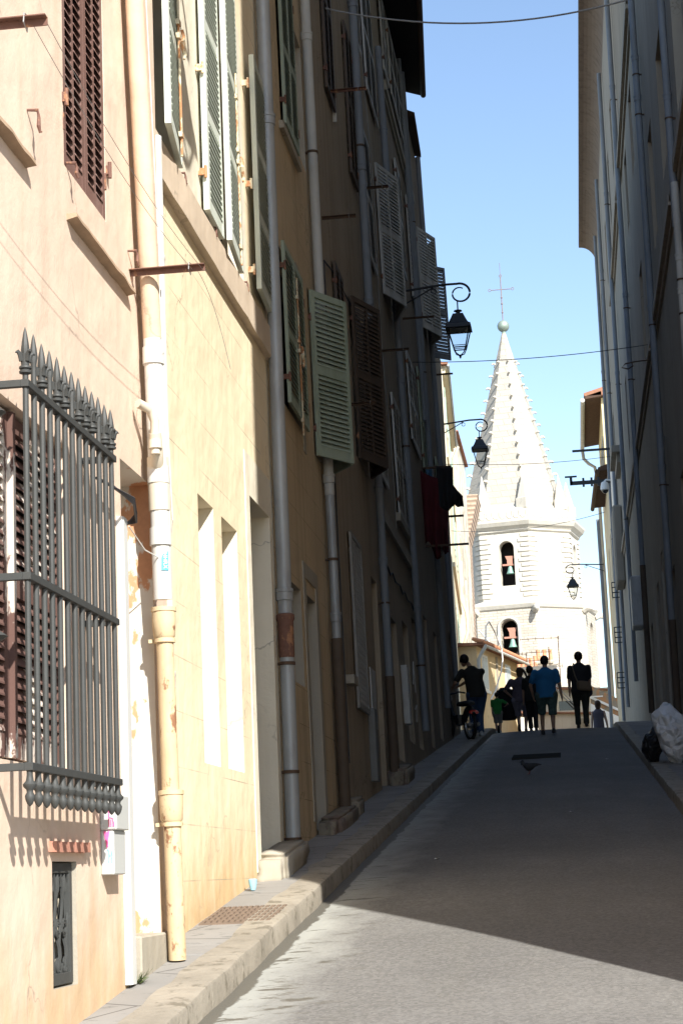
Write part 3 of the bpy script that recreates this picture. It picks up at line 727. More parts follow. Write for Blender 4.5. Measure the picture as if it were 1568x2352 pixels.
# green shutters: bifolds standing off the wall
def bleaf(Ya, oa, Yb, ob, z0, z1, lat=False, mids=(.32, .62)):
    T, L = leafPP(FB, Ya, oa, Yb, ob, z0); s = leaf_mesh(T, L, z1-z0, 1, mids, .046, .07, .042).build('shutter', M_green, B, recalc=False)
    s['label'] = 'pale green louvred shutter'; return s
def espag(F, Y, z, out, o):
    m = MB(); m.tube([F.pt(Y, z-.9, out), F.pt(Y, z+.7, out)], .009, 7)
    for dz in (-.75, -.05, .05, .5): m.pbox(F.P(), Y-.03, Y+.03, z+dz-.018, z+dz+.018, out-.015, out+.012)
    m.tube([F.pt(Y+.01, z, out+.02), F.pt(Y+.02, z-.05, out+.03), F.pt(Y-.02, z-.10, out+.03), F.pt(Y+.03, z-.17, out+.03), F.pt(Y+.01, z-.21, out+.03)], [.012, .012, .018, .016, .008], 7)
    m.build('shutter_bolt', M_hng, o)
s = bleaf(11.02, .10, 11.80, .012, 4.72, 7.1); espag(FB, 11.55, 5.6, .10, s)
s = bleaf(12.62, .035, 13.28, .02, 4.72, 7.1); hinge(FB, 12.60, 5.8, .06, s, M_hng); hinge(FB, 12.60, 5.0, .06, s, M_hng)
s = bleaf(13.30, .075, 14.12, .02, 4.72, 7.1); espag(FB, 13.86, 5.6, .09, s)
s = bleaf(15.56, .03, 14.78, .055, 4.80, 6.88); hinge(FB, 14.72, 6.6, .05, s, M_hng); hinge(FB, 14.72, 5.7, .05, s, M_hng); hinge(FB, 14.72, 4.95, .05, s, M_hng)
for Y in (11.9, 13.0, 14.35): hook(FB, B, Y, 4.72, .7)
pipe(FB, B, 10.98, -.36, 4.62, .033, M_pvc, .05, (3.8, 1.2), label='slim white plastic pipe with an open top', straps=(.48,))
pipe(FB, B, 15.50, .18, 12, .062, M_zinc, .085, (6.6, 2.35), straps=(1.75, .85, .3), label='grey zinc downpipe at the edge of the shadow')
m = MB(); m.lathe(FB.pt(15.50, 2.0, .085), [(.063, -.2), (.068, -.18), (.068, .1), (.078, .12), (.078, .16), (.063, .17)], 14); m.build('pipe_socket', M_rust, B, smooth=True)
# stone doorstep and wheel guards
M_rock = render_wall('rock_dark', (.27, .235, .18), (.14, .12, .09), .6, patch=(.2, .15, .12), patchamt=.55)
def rock(x0, x1, y0, y1, z1, label, seed, mat=M_rock, name='stone_block', cat='stone block'):
    import bmesh
    bm = bmesh.new(); bmesh.ops.create_cube(bm, size=1); bmesh.ops.bevel(bm, geom=list(bm.edges), offset=.12, segments=2, affect='EDGES'); bmesh.ops.subdivide_edges(bm, edges=list(bm.edges), cuts=2, use_grid_fill=True)
    zc = g((y0+y1)/2)+.08; me = bpy.data.meshes.new(name)
    for v_ in bm.verts:
        p = v_.co; k = 1+noise.noise(p*2.2+Vector((seed, 0, 0)))*.16
        v_.co = Vector((p.x*(x1-x0)*k, p.y*(y1-y0)*k, (p.z+.5)*(z1-zc+.06)*(k*.3+.7)-.06+ .106*p.y*(y1-y0)))
    bm.to_mesh(me); bm.free(); me.materials.append(mat)
    for p in me.polygons: p.use_smooth = True
    o = bpy.data.objects.new(name, me); COL.objects.link(o); o.location = ((x0+x1)/2, (y0+y1)/2, zc); return tag(o, label, cat)
rock(-2.44, -2.19, 14.15, 15.6, .235, 'pale doorstep block half in the sun at the foot of the yellow house', 1, M_stone, name='doorstep', cat='doorstep')
rock(-2.46, -2.24, 17.9, 19.9, .62, 'large dark weathered block beside the shaded door', 2)
rock(-2.46, -2.28, 20.0, 20.7, .80, 'small squared block between the large block and the next pipe', 3)
rock(-2.46, -2.2, 25.0, 26.6, 1.42, 'rough block at the foot of the brown house', 4)
# fallen bottle top / cup at the wall
m = MB(); m.lathe((-2.33, 13.55, g(13.55)+.10), [(.018, 0), (.03, .05), (.032, .075), (.02, .08)], 10); tag(m.build('paper_cup', M_blue, smooth=True), 'crushed pale blue cup lying at the foot of the yellow wall', 'cup')
m = MB()
for i in range(46):
    a = random.uniform(0, 6.28); r = random.uniform(.0, .05); h = random.uniform(.02, .07); b = Vector((-2.27+.02*math.cos(a), 9.66+r*math.sin(a), g(9.66)+.097)); tt = b+Vector((random.uniform(-.01, .05), random.uniform(-.05, .05), h)); sd = Vector((0, .007, .003))
    m.quad(b-sd, b+sd, tt+sd, tt-sd*.3)
tag(m.build('weed', plain('weed_green', (.09, .13, .035), .8), recalc=False), 'small green weed at the foot of the white cable trunking', 'plant')

# ---- C: ochre house, in the shade
FC = Fr(-2.45, .008)
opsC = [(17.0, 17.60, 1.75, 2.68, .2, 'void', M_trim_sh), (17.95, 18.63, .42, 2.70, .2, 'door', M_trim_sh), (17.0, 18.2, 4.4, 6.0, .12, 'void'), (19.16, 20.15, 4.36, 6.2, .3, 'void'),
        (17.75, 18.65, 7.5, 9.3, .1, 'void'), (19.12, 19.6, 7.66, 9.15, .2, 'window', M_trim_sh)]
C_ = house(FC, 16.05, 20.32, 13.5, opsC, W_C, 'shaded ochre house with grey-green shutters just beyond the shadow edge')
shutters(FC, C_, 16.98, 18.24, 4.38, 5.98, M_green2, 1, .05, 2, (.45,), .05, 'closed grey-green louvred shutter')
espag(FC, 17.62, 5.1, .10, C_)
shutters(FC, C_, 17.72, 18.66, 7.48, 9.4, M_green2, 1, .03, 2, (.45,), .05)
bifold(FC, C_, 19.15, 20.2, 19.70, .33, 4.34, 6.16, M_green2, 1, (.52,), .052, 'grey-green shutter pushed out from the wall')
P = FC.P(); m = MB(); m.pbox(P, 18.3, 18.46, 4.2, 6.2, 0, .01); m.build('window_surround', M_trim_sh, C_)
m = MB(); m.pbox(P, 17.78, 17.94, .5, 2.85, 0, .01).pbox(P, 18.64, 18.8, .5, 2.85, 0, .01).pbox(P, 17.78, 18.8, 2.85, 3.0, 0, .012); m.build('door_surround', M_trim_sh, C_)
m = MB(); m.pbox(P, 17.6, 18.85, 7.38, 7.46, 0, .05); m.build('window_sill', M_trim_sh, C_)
pipe(FC, C_, 19.62, 4.0, 13.5, .055, M_pipewh, .08, (9.3, 6.0, 4.2), straps=(7.9, 5.2), label='off-white downpipe reaching behind the open shutter')
pipe(FC, C_, 19.62, .62, 4.0, .05, M_zinc, .08, (2.7,), straps=(3.3,)); 
m = MB(); m.tube([FC.pt(19.62, z, .08) for z in (.55, 1.6, 2.45)], .062, 12); m.build('drainpipe', M_pipebr, C_, smooth=True)

# ---- D: brown house
FD = Fr(-2.45, .008)
opsD = [(21.80, 22.9, 1.9, 4.0, .12, 'void'), (24.35, 25.05, .95, 3.85, .25, 'door'), (23.35, 24.8, 5.26, 7.4, .3, 'void'), (21.75, 22.65, 9.6, 12.2, .12, 'void'), (24.3, 25.1, 9.45, 11.7, .12, 'void'), (21.6, 22.4, 5.4, 7.3, .15, 'void')]
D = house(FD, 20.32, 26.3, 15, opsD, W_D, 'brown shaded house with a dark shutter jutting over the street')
shutters(FD, D, 21.78, 22.62, 9.62, 12.2, M_dkbrown, 1, .02, 2, (.5,), .07); m = MB(); m.pbox(FD.P(), 22.62, 22.66, 9.5, 12.2, 0, .05); m.build('shutter_edge', M_white, D)
shutters(FD, D, 24.3, 25.1, 9.45, 11.7, M_dkbrown, 1, .02, 2, (.5,), .07)
bifold(FD, D, 23.45, 24.8, 24.2, .30, 5.24, 7.42, M_dkbrown, 2, (.52,), .055, 'dark brown shutter pushed out from the wall', 1)
shutters(FD, D, 21.6, 22.4, 5.4, 7.3, M_dkbrown, 1, .02, 2, (.5,), .07)
bracket(FD, D, 22.1, 9.7, .50, M_rust); bracket(FD, D, 22.7, 5.78, .35, M_dark_rust); bracket(FD, D, 20.9, 7.6, .4, M_dark_rust)
# pierced metal lattice over ground floor opening
def lattice(F, o, Y0, Y1, z0, z1, mat, out=.02, ny=7, nz_=16, label=None):
    m = MB(); P = F.P(); m.pbox(P, Y0, Y0+.05, z0, z1, out, out+.03).pbox(P, Y1-.05, Y1, z0, z1, out, out+.03).pbox(P, Y0+.05, Y1-.05, z1-.06, z1, out, out+.03).pbox(P, Y0+.05, Y1-.05, z0, z0+.06, out, out+.03)
    hy, hz = (Y1-Y0-.1)/ny, (z1-z0-.12)/nz_
    for i in range(ny):
        for j in range(nz_):
            yc, zc = Y0+.05+hy*(i+.5), z0+.06+hz*(j+.5)
            pts = [(yc-hy/2, zc), (yc, zc-hz/2), (yc+hy/2, zc), (yc, zc+hz/2)]
            for k in range(4):
                a, b = pts[k], pts[(k+1) % 4]; m.tube([F.pt(a[0], a[1], out+.015), F.pt(b[0], b[1], out+.015)], .011, 4, False)
    l = m.build('lattice_screen', mat, o, recalc=False)
    if label: l['label'] = label
lattice(FD, D, 21.80, 22.9, 1.9, 4.0, M_pipewh if False else plain('lattice_grey', (.3, .29, .27), .6), label='tall pierced lattice screen over a ground floor window')
m = MB(); m.pbox(FD.P(), 23.5, 24.05, 1.80, 2.55, .004, .02); m.build('notice_board', M_white, D)
m = MB(); m.pbox(FD.P(), 20.9, 21.3, 2.1, 2.2, 0, .1); m.build('ledge', M_trim_sh, D)
pipe(FD, D, 25.25, 7.7, 15, .06, M_zincb, .09, (12.4, 9.9, 7.9), straps=(10.2,), label='blue-grey downpipe by the slatted shutter')
pipe(FD, D, 25.25, 2.6, 5.4, .055, M_zincb, .09, (4.2, 5.2), straps=(3.6,)); m = MB(); m.tube([FD.pt(25.25, z, .09) for z in (1.3, 2.6)], .065, 12); m.build('drainpipe', M_pipebr, D, smooth=True)
m = MB(); m.tube([FD.pt(25.25, 5.4, .09), FD.pt(25.25, 7.7, .09)], .05, 12); m.build('drainpipe', M_zinc, D, smooth=True)

# ---- E: tan house
FE = Fr(-2.45, .02)
opsE = [(27.3, 28.2, 1.6, 3.7, .25, 'door'), (29.3, 30.3, 2.0, 3.9, .2, 'void'), (31.2, 32.0, 2.0, 4.2, .25, 'door'), (29.9, 31.6, 9.5, 11.6, .3, 'void'), (27.0, 28.6, 9.35, 11.5, .12, 'void'), (29.1, 30.8, 12.75, 15, .12, 'void'),
        (27.2, 28.4, 13.0, 15.0, .12, 'void'), (29.85, 32.1, 5.7, 7.75, .12, 'void'), (27.0, 28.1, 5.75, 8.0, .12, 'void')]
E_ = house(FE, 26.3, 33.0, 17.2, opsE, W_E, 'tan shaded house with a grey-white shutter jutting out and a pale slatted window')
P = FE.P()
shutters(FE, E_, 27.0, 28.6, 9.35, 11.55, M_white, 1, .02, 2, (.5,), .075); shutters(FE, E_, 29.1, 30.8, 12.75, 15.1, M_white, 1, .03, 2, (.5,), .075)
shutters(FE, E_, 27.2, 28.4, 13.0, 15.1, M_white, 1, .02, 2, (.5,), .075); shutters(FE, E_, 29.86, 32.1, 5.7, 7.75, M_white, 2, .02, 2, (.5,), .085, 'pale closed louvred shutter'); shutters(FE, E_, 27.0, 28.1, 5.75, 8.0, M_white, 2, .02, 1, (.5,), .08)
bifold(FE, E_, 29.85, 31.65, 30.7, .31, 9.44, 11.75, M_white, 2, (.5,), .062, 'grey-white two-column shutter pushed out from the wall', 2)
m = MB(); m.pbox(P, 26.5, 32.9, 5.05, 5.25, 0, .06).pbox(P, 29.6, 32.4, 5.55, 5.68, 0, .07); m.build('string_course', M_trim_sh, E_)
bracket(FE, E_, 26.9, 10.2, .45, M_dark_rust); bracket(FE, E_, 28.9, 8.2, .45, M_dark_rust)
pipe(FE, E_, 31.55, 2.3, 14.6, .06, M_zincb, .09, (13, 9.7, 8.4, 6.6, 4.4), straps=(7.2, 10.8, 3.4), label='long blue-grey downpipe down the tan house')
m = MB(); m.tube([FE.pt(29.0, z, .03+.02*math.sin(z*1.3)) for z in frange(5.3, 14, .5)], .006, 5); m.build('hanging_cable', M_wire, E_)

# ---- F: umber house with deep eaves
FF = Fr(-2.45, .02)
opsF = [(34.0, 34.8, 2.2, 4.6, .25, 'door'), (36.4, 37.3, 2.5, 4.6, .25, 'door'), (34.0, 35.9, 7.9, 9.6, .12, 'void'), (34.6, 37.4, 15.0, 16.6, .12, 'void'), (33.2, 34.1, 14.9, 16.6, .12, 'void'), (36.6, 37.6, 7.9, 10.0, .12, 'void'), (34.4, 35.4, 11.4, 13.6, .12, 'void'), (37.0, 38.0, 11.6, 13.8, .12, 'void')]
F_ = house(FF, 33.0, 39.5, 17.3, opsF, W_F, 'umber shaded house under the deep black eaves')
P = FF.P()
shutters(FF, F_, 34.0, 35.9, 7.9, 9.65, M_white, 2, .02, 2, (.5,), .09); shutters(FF, F_, 36.6, 37.6, 7.9, 10, M_green2, 1, .03, 2, (.5,), .09); shutters(FF, F_, 34.6, 37.4, 15.0, 16.6, M_white, 1, .05, 3, (.5,), .09); shutters(FF, F_, 33.2, 34.1, 14.9, 16.6, M_white, 1, .04, 2, (.5,), .09)
shutters(FF, F_, 34.4, 35.4, 11.4, 13.6, M_white, 1, .03, 2, (.5,), .09); shutters(FF, F_, 37.0, 38.0, 11.6, 13.8, M_white, 1, .03, 2, (.5,), .09)
m = MB(); m.pbox(P, 33.1, 39.4, 14.45, 14.65, 0, .08).pbox(P, 33.1, 39.4, 14.3, 14.45, 0, .04); m.build('string_course', M_trim_sh, F_)
pipe(FF, F_, 37.9, 3.2, 16.9, .06, M_zincb, .09, (15, 12, 9.5, 7), straps=(13.5, 10.2), label='dark blue-grey downpipe under the black eaves')
pipe(FF, F_, 37.2, 9.0, 16.9, .05, M_zincb, .09)
bracket(FF, F_, 34.2, 10.3, .6, M_dark_rust)
P = FD.P()
m = MB(); m.pbox(P, 23.05, 23.3, 1.1, 2.0, 0, .09); m.build('meter_box', plain('box_grey_dark', (.2, .2, .19), .6), D, bevel=.01)
m = MB(); m.tube([FD.pt(20.7, z, .02) for z in frange(1.2, 7, .7)]+[FD.pt(21.6, 7.15, .02), FD.pt(25.5, 7.45, .02)], .01, 5); m.build('wall_cable', M_wired, D)
P = FE.P()
m = MB(); m.pbox(P, 28.5, 28.75, 2.2, 3.1, 0, .10); m.build('meter_box', M_white, E_, bevel=.01)
m = MB(); m.tube([FE.pt(26.8+.8*t, 4.4+.05*math.sin(t*5), .02) for t in [i*.5 for i in range(14)]], .012, 5); m.build('wall_cable', M_wired, E_)
m = MB()
for pts in ([(30.6, 3.0), (30.9, 3.4), (31.0, 2.9)], [(30.7, 2.6), (31.05, 2.7), (30.8, 2.4)]): m.tube([FE.pt(a, b, .004) for a, b in pts], .012, 4)
m.build('chalk_scribble', M_white, E_)
# black eaves: overhanging plank roof on E/F
m = MB(); e = [(-1.86, 29.0), (-2.05, 34.0), (-2.40, 39.45)]
for (a, b) in ((e[0], e[1]), (e[1], e[2])):
    xa, xb = FE.pt(a[1], 17, 0).x-.02, FE.pt(b[1], 17, 0).x-.02
    m.hexa([(xa-.5, a[1], 17.32), (a[0], a[1], 17.0), (b[0], b[1], 17.0), (xb-.5, b[1], 17.32), (xa-.5, a[1], 17.50), (a[0], a[1], 17.16), (b[0], b[1], 17.16), (xb-.5, b[1], 17.50)])
ev = m.build('eaves', plain('eaves_black', (.018, .016, .015), .85, .2), F_)
m = MB(); m.tube([(e[0][0]+.05, e[0][1], 17.02), (e[1][0]+.05, e[1][1], 17.02), (e[2][0]+.05, e[2][1], 17.0)], .06, 10); m.build('gutter', M_dark_rust, F_)
# ---- next house, set under a second lower eave
FG = Fr(-2.45, .02)
opsG = [(40.0, 41.2, 11.8, 14.0, .2, 'void'), (41.4, 42.4, 3.1, 5.2, .25, 'door'), (40.6, 41.6, 7.0, 9.0, .12, 'void')]
G_ = house(FG, 39.5, 43.4, 16.6, opsG, W_F, 'last dark house on the left with louvred shutters against the sky')
bifold(FG, G_, 40.0, 41.7, 40.9, .36, 11.8, 14.15, M_white, 2, (.5,), .075, 'grey shutter standing open against the sky', 2); shutters(FG, G_, 40.6, 41.6, 7.0, 9.0, M_green2, 1, .03, 2, (.5,), .09)
T, L = leafPP(FG, 42.9, .02, 43.3, .42, 11.9); leaf_mesh(T, L, 2.3, 1, (.5,), .08).build('shutter', M_zincb, G_, recalc=False)
m = MB(); m.hexa([(-3.3, 39.52, 16.75), (-2.57, 39.52, 16.55), (-2.63, 42.0, 16.55), (-3.3, 42.0, 16.75), (-3.3, 39.52, 17.0), (-2.57, 39.52, 16.65), (-2.63, 42.0, 16.65), (-3.3, 42.0, 17.0)]); m.build('eaves', M_dark_rust, G_)
pipe(FG, G_, 41.6, 4, 16.4, .06, M_zincb, .09, (9,)); bracket(FG, G_, 42.2, 11.3, .5, M_dark_rust)
# house beyond, where the street bends: unseen but carries the second lamp
FH0 = Fr(-3.15, .0)
H0 = house(FH0, 43.4, 54.5, 15.0, [(46, 47, 6, 8, .15, 'void'), (50, 51, 6, 8, .15, 'void')], W_F, 'dark house set back behind the bend on the left')

# ---- cascading sunlit houses at the left end of the street
FH = Fr(-4.82, 0, -1, -.042, 84)
opsH = [(86, 87.2, 20.2, 22.2, .2, 'void'), (92, 93.2, 19.8, 21.8, .2, 'void'), (92, 93.2, 15.5, 18, .2, 'void'), (97, 98.2, 19.6, 21.6, .2, 'void'), (97, 98.2, 15.5, 17.8, .2, 'void'), (88, 89, 10, 12.2, .2, 'void'), (95, 96, 10, 12.2, .2, 'void')]
H = house(FH, 84, 101, 22.9, opsH, W_cream, 'sunlit cream house with pale green shutters beyond the dark left row')
m = MB()
for (a, b, z0, z1, *_r2) in opsH:
    for (c, d) in ((a-.62, a-.02), (b+.02, b+.62)): leaf_mesh(leafT(FH, c, z0, .03, 0, 1), d-c, z1-z0, 1, (.5,), .12).build('shutter', M_teal, H, recalc=False)
m = MB(); m.hexa([FH.pt(83.8, 22.9, -3), FH.pt(83.8, 22.9, .26), FH.pt(101, 22.9, .26), FH.pt(101, 22.9, -3), FH.pt(83.8, 23.7, -3), FH.pt(83.8, 22.96, .28), FH.pt(101, 22.96, .28), FH.pt(101, 23.7, -3)]); m.build('roof', M_tile, H)
m = MB(); m.pbox(FH.P(), 84.1, 100.9, 22.55, 22.9, 0, .14).pbox(FH.P(), 84.1, 100.9, 22.75, 22.9, .14, .24); m.build('cornice', W_cream, H)
m = MB(); m.tube([FH.pt(83.9, 22.86, .30), FH.pt(100.9, 22.86, .30)], .06, 10); m.build('gutter', M_zinc, H, smooth=True)
m = MB(); m.pbox(FH.P(), 84.2, 100.8, 18.6, 18.75, 0, .07).pbox(FH.P(), 84.2, 100.8, 13.5, 13.7, 0, .12); m.build('string_course', W_cream, H)
m = MB(); m.tube([FH.pt(100.8, 22.8, .4), FH.pt(100.8, 22.2, .12), FH.pt(100.8, 17.5, .10), FH.pt(100.8, 14.3, .12), FH.pt(100.8, 13.6, .35), FH.pt(100.8, 12.6, .38), FH.pt(100.8, 11.9, .14), FH.pt(100.8, 6, .12)], .09, 10); m.build('drainpipe', M_pvcg, H, smooth=True)
FI = Fr(-5.35, 0)
I_ = house(FI, 102.5, 112, 24.0, [(105, 106, 14, 16.2, .2, 'void')], W_peel, 'crumbling plaster house between the cream house and the church tower')
m = MB(); m.hexa([FI.pt(102.2, 24.0, -4), FI.pt(102.2, 24.0, .18), FI.pt(112, 24.0, .18), FI.pt(112, 24, -4), FI.pt(102.2, 24.5, -4), FI.pt(102.2, 24.06, .2), FI.pt(112, 24.06, .2), FI.pt(112, 24.9, -4)]); m.build('roof', M_tile, I_)
m = MB(); m.tube([FI.pt(112.1, 14.0, .3), FI.pt(112.1, 13.2, .9)], .05, 6); m.build('pipe_outlet', M_zinc, I_)
tw = thing('house', (-6.5, 120, g(120)), 'tall gable clad in brown tiles just left of the church tower', 'house', 'houses along the street')
m = MB(); m.add([(-9.5, 120, 0), (-5.9, 120, 0), (-5.75, 120, 21.0), (-5.0, 120, 23.9), (-9.5, 120, 23.9), (-9.5, 124, 0), (-5.9, 124, 0), (-5.75, 124, 21.0), (-5.0, 124, 23.9), (-9.5, 124, 23.9)], [(0, 1, 2, 3, 4), (5, 9, 8, 7, 6), (0, 5, 6, 1), (1, 6, 7, 2), (2, 7, 8, 3), (3, 8, 9, 4), (4, 9, 5, 0)])
m.build('wall', tiles_mat('tile_cladding', (.55, .40, .29), .30, 2), tw)

# =================================================================== RIGHT SIDE
FR = Fr(1.97, .010, 1)
def rhouse(Y0, Y1, ops, mat, label, z1=23.9): return house(FR, Y0, Y1, z1, ops, mat, label, depth=5.6)
P = FR.P()
zc1, zc2 = 9.72, 16.85
R1 = rhouse(7.2, 20, [(10, 11, 3, 5, .2, 'window'), (15, 16, 3, 5, .2, 'window')], W_R1, 'near grey house on the right whose corner throws the shadow')
R2 = rhouse(20, 27.4, [(23.8, 25.6, 9.7, 12.6, .35, 'window', M_trim_sh), (21, 22.4, 9.7, 12.6, .3, 'window'), (24.5, 25.6, 2, 5.9, .3, 'door')], W_R1, 'grey-brown shaded house at the right edge of the view')
R3 = rhouse(27.4, 35.6, [(28.3, 29.6, 10.9, 13.0, .25, 'window'), (32.0, 33.2, 10.9, 13, .25, 'window'), (29.4, 30.4, 1.4, 6.1, .3, 'void'), (33.6, 34.6, 2, 5.2, .3, 'door')], W_R2, 'grey shaded house between two blue-grey downpipes on the right')
R4 = rhouse(35.6, 47, [(38.2, 39.4, 14.6, 16.4, .25, 'window'), (42, 43.2, 14.6, 16.4, .25, 'window'), (38.2, 39.4, 10.4, 12.4, .25, 'window'), (37.4, 38.2, 2.3, 6.1, .3, 'void'), (39.6, 40.6, 2.6, 5.8, .3, 'door'), (43.5, 44.5, 2.9, 5.4, .3, 'door')], W_R2, 'shaded house on the right with a high dark window')
R5 = rhouse(47, 56.5, [(49, 50, 18.6, 20.6, .2, 'window'), (53, 54, 18.6, 20.6, .2, 'window'), (50, 51, 11, 13, .2, 'window')], W_R3, 'beige-grey house in the middle of the right row')
R6 = rhouse(56.5, 66, [(59, 60, 18.6, 20.6, .2, 'window'), (62.5, 63.5, 13, 15, .2, 'window')], W_R3, 'beige-grey house with a dome camera near its far end')
R7 = rhouse(66, 72.4, [(68, 69, 19, 21, .2, 'window')], W_R3, 'last tall house of the right row under the coved eaves')
for (o, a, b) in ((R2, 20.1, 27.3), (R3, 27.45, 35.5), (R4, 35.7, 46.9), (R5, 47.1, 56.4), (R6, 56.6, 65.9)):
    m = MB(); m.pbox(P, a, b, zc1, zc1+.16, 0, .10).pbox(P, a, b, zc1-.14, zc1, 0, .04); m.build('string_course', W_R1, o)
for (o, a, b) in ((R3, 27.45, 35.5), (R4, 35.7, 46.9), (R5, 47.1, 56.4)):
    m = MB(); m.pbox(P, a, b, zc2, zc2+.18, 0, .12).pbox(P, a, b, zc2-.14, zc2, 0, .05); m.build('string_course', W_R1, o)
# coved eaves with curved underside, one per house
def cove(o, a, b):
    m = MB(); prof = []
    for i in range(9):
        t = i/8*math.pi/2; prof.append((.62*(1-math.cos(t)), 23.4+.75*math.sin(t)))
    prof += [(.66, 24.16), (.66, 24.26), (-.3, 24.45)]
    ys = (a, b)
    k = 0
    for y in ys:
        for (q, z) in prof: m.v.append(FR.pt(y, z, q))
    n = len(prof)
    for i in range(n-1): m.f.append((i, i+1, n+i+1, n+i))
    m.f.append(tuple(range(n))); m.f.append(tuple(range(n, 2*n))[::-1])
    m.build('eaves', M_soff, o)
    m = MB(); m.quad(FR.pt(a, 24.4, -.2), FR.pt(b, 24.4, -.2), FR.pt(b, 25.6, -4.5), FR.pt(a, 25.6, -4.5)); m.build('roof', M_tile, o)
for (o, a, b) in ((R1, 7.2, 20), (R2, 20, 27.4), (R3, 27.4, 35.6), (R4, 35.6, 47), (R5, 47, 56.5), (R6, 56.5, 66), (R7, 66, 72.4)): cove(o, a+.01, b-.01)
def rpipe(o, Y, z0, z1, r=.055, mat=M_zincb, col=(), lab=None): return pipe(FR, o, Y, z0, z1, r, mat, r+.04, col, straps=[c-.35 for c in col], label=lab)
rpipe(R2, 26.1, 8.9, 23, .055, M_zincb, (10.9,), 'blue-grey downpipe nearest the right edge'); rpipe(R2, 25.9, 2.2, 9.5, .055, M_pipewh, (8.4, 7.9))
rpipe(R3, 33.7, 4.2, 23, .062, M_zincb, (14.9, 14.1, 10.0, 7.0), 'blue-grey downpipe beside the street at mid height'); m = MB(); m.tube([FR.pt(33.7, z, .1) for z in (2.3, 3.2, 4.2)], .065, 12); m.build('drainpipe', M_pipebr, R3, smooth=True)
rpipe(R4, 44.6, 6.9, 23.3, .062, M_zincb, (19.0, 13.6, 11.8)); m = MB(); m.tube([FR.pt(44.6, z, .1) for z in (3.4, 5.2, 6.9)], .07, 12); m.build('drainpipe', M_pipebr, R4, smooth=True)
rpipe(R5, 53.6, 5, 23.3, .062, M_zincb, (19.5, 14, 10)); rpipe(R6, 62.6, 5, 23.3, .06, M_zincb, (20, 16, 11)); rpipe(R7, 68.6, 5, 23.3, .06, M_zincb, (18, 12))
# stone door jambs, added to stand for bright glints of reflected light, shop boxes
for (o, Y) in ((R3, 29.35), (R4, 37.3), (R4, 41.0)):
    m = MB(); m.pbox(P, Y-.12, Y, g(Y)+.1, 5.6, 0, .05); m.build('glint_jamb', M_trim_sh, o)
m = MB(); m.pbox(P, 48.2, 49.2, 5.9, 7.2, 0, .28); m.build('air_unit', M_white, R5, bevel=.03)
m = MB(); m.pbox(P, 60.0, 62, 8.8, 11.3, 0, .30); m.build('bay_box', W_R3, R6, bevel=.05)
m = MB(); m.pbox(P, 63.2, 65.2, 11.9, 13.6, 0, .16); m.build('junction_box', M_plastic, R6, bevel=.02)
m = MB(); m.pbox(P, 57, 60, 12.4, 12.6, 0, .3).pbox(P, 57.2, 59.8, 12.1, 12.4, 0, .15); m.build('balcony_ledge', W_R3, R6)
for z in (6.0, 7.6, 9.2):
    m = MB()
    for k in range(4): m.tube([FR.pt(66.5, z+.18*k, 0), FR.pt(66.5, z+.18*k, .3)], .02, 5); 
    m.tube([FR.pt(66.5, z, .3), FR.pt(66.5, z+.54, .3)], .02, 5); m.build('window_bars', M_black, R7)
# arms reaching from the right wall
m = MB(); m.box(.71, 2.08, 68-.03, 68+.03, 14.87, 14.95); m.build('line_bracket', M_black, R7)
m = MB(); m.box(.58, 2.08, 68.5-.04, 68.5+.04, 13.74, 13.88).box(.55, .65, 68.46, 68.54, 13.74, 14.05).box(.38, .82, 68.47, 68.53, 14.03, 14.09)
for x in (1.05, 1.35, 1.6): m.box(x-.04, x+.04, 68.44, 68.56, 13.66, 13.98)
m.build('cable_arm', M_black, R7)
camo = thing('security_camera', (1.95, 67.5, 13.3), 'white dome security camera hanging from the right wall below the iron arms', 'camera')
m = MB(); m.tube([(2.09, 67.5, 13.62), (1.85, 67.5, 13.66), (1.79, 67.5, 13.60)], .035, 8); m.build('bracket', M_whitep, camo)
m = MB(); m.lathe((1.79, 67.5, 13.3), [(.05, .30), (.12, .26), (.155, .12), (.16, 0), (.14, -.02)], 16); m.build('housing', M_whitep, camo, smooth=True)
m = MB(); m.ball((1.79, 67.5, 13.28), .125, n=14, m=10); m.build('dome', M_glass, camo, smooth=True)

# ---- lower houses beyond on the right
FS = Fr(2.12, 0, 1)
S1 = house(FS, 74, 84, 15.6, [(76, 77, 11, 13.2, .2, 'void'), (80, 81, 11, 13.2, .2, 'void')], W_cream, 'low house under a tiled eave behind the dome camera', depth=5)
m = MB(); m.hexa([FS.pt(74, 15.6, -3), FS.pt(74, 15.35, .38), FS.pt(82, 15.35, .50), FS.pt(82, 15.6, -3), FS.pt(74, 16.6, -3), FS.pt(74, 15.5, .38), FS.pt(82, 15.5, .5), FS.pt(82, 16.6, -3)]); m.build('roof', M_tiled, S1)
m = MB(); m.tube([FS.pt(73.8, 15.3, .42), FS.pt(82, 15.3, .55)], .09, 10); m.build('gutter', M_dark_rust, S1, smooth=True)
m = MB(); m.tube([FS.pt(84, 15.2, .30), FS.pt(84, 12, .30), FS.pt(84, 2, .32)], .08, 10); m.build('drainpipe', M_zincb, S1, smooth=True)
FS2 = Fr(2.50, 0, 1)
S2 = house(FS2, 90, 101, 22.3, [(91.5, 92.6, 17.5, 20.6, .15, 'void'), (95, 96, 17.5, 20.6, .15, 'void')], render_wall('render_lemon', (.74, .64, .38), (.5, .4, .25), .3), 'lemon house with a projecting tiled roof at the far right', depth=7)
for (a, b) in ((90.9, 91.5), (92.6, 93.2), (94.4, 95.0), (96, 96.6)): leaf_mesh(leafT(FS2, a, 17.5, .03, 0, 1), b-a, 3.1, 1, (.5,), .12).build('shutter', M_white, S2, recalc=False)
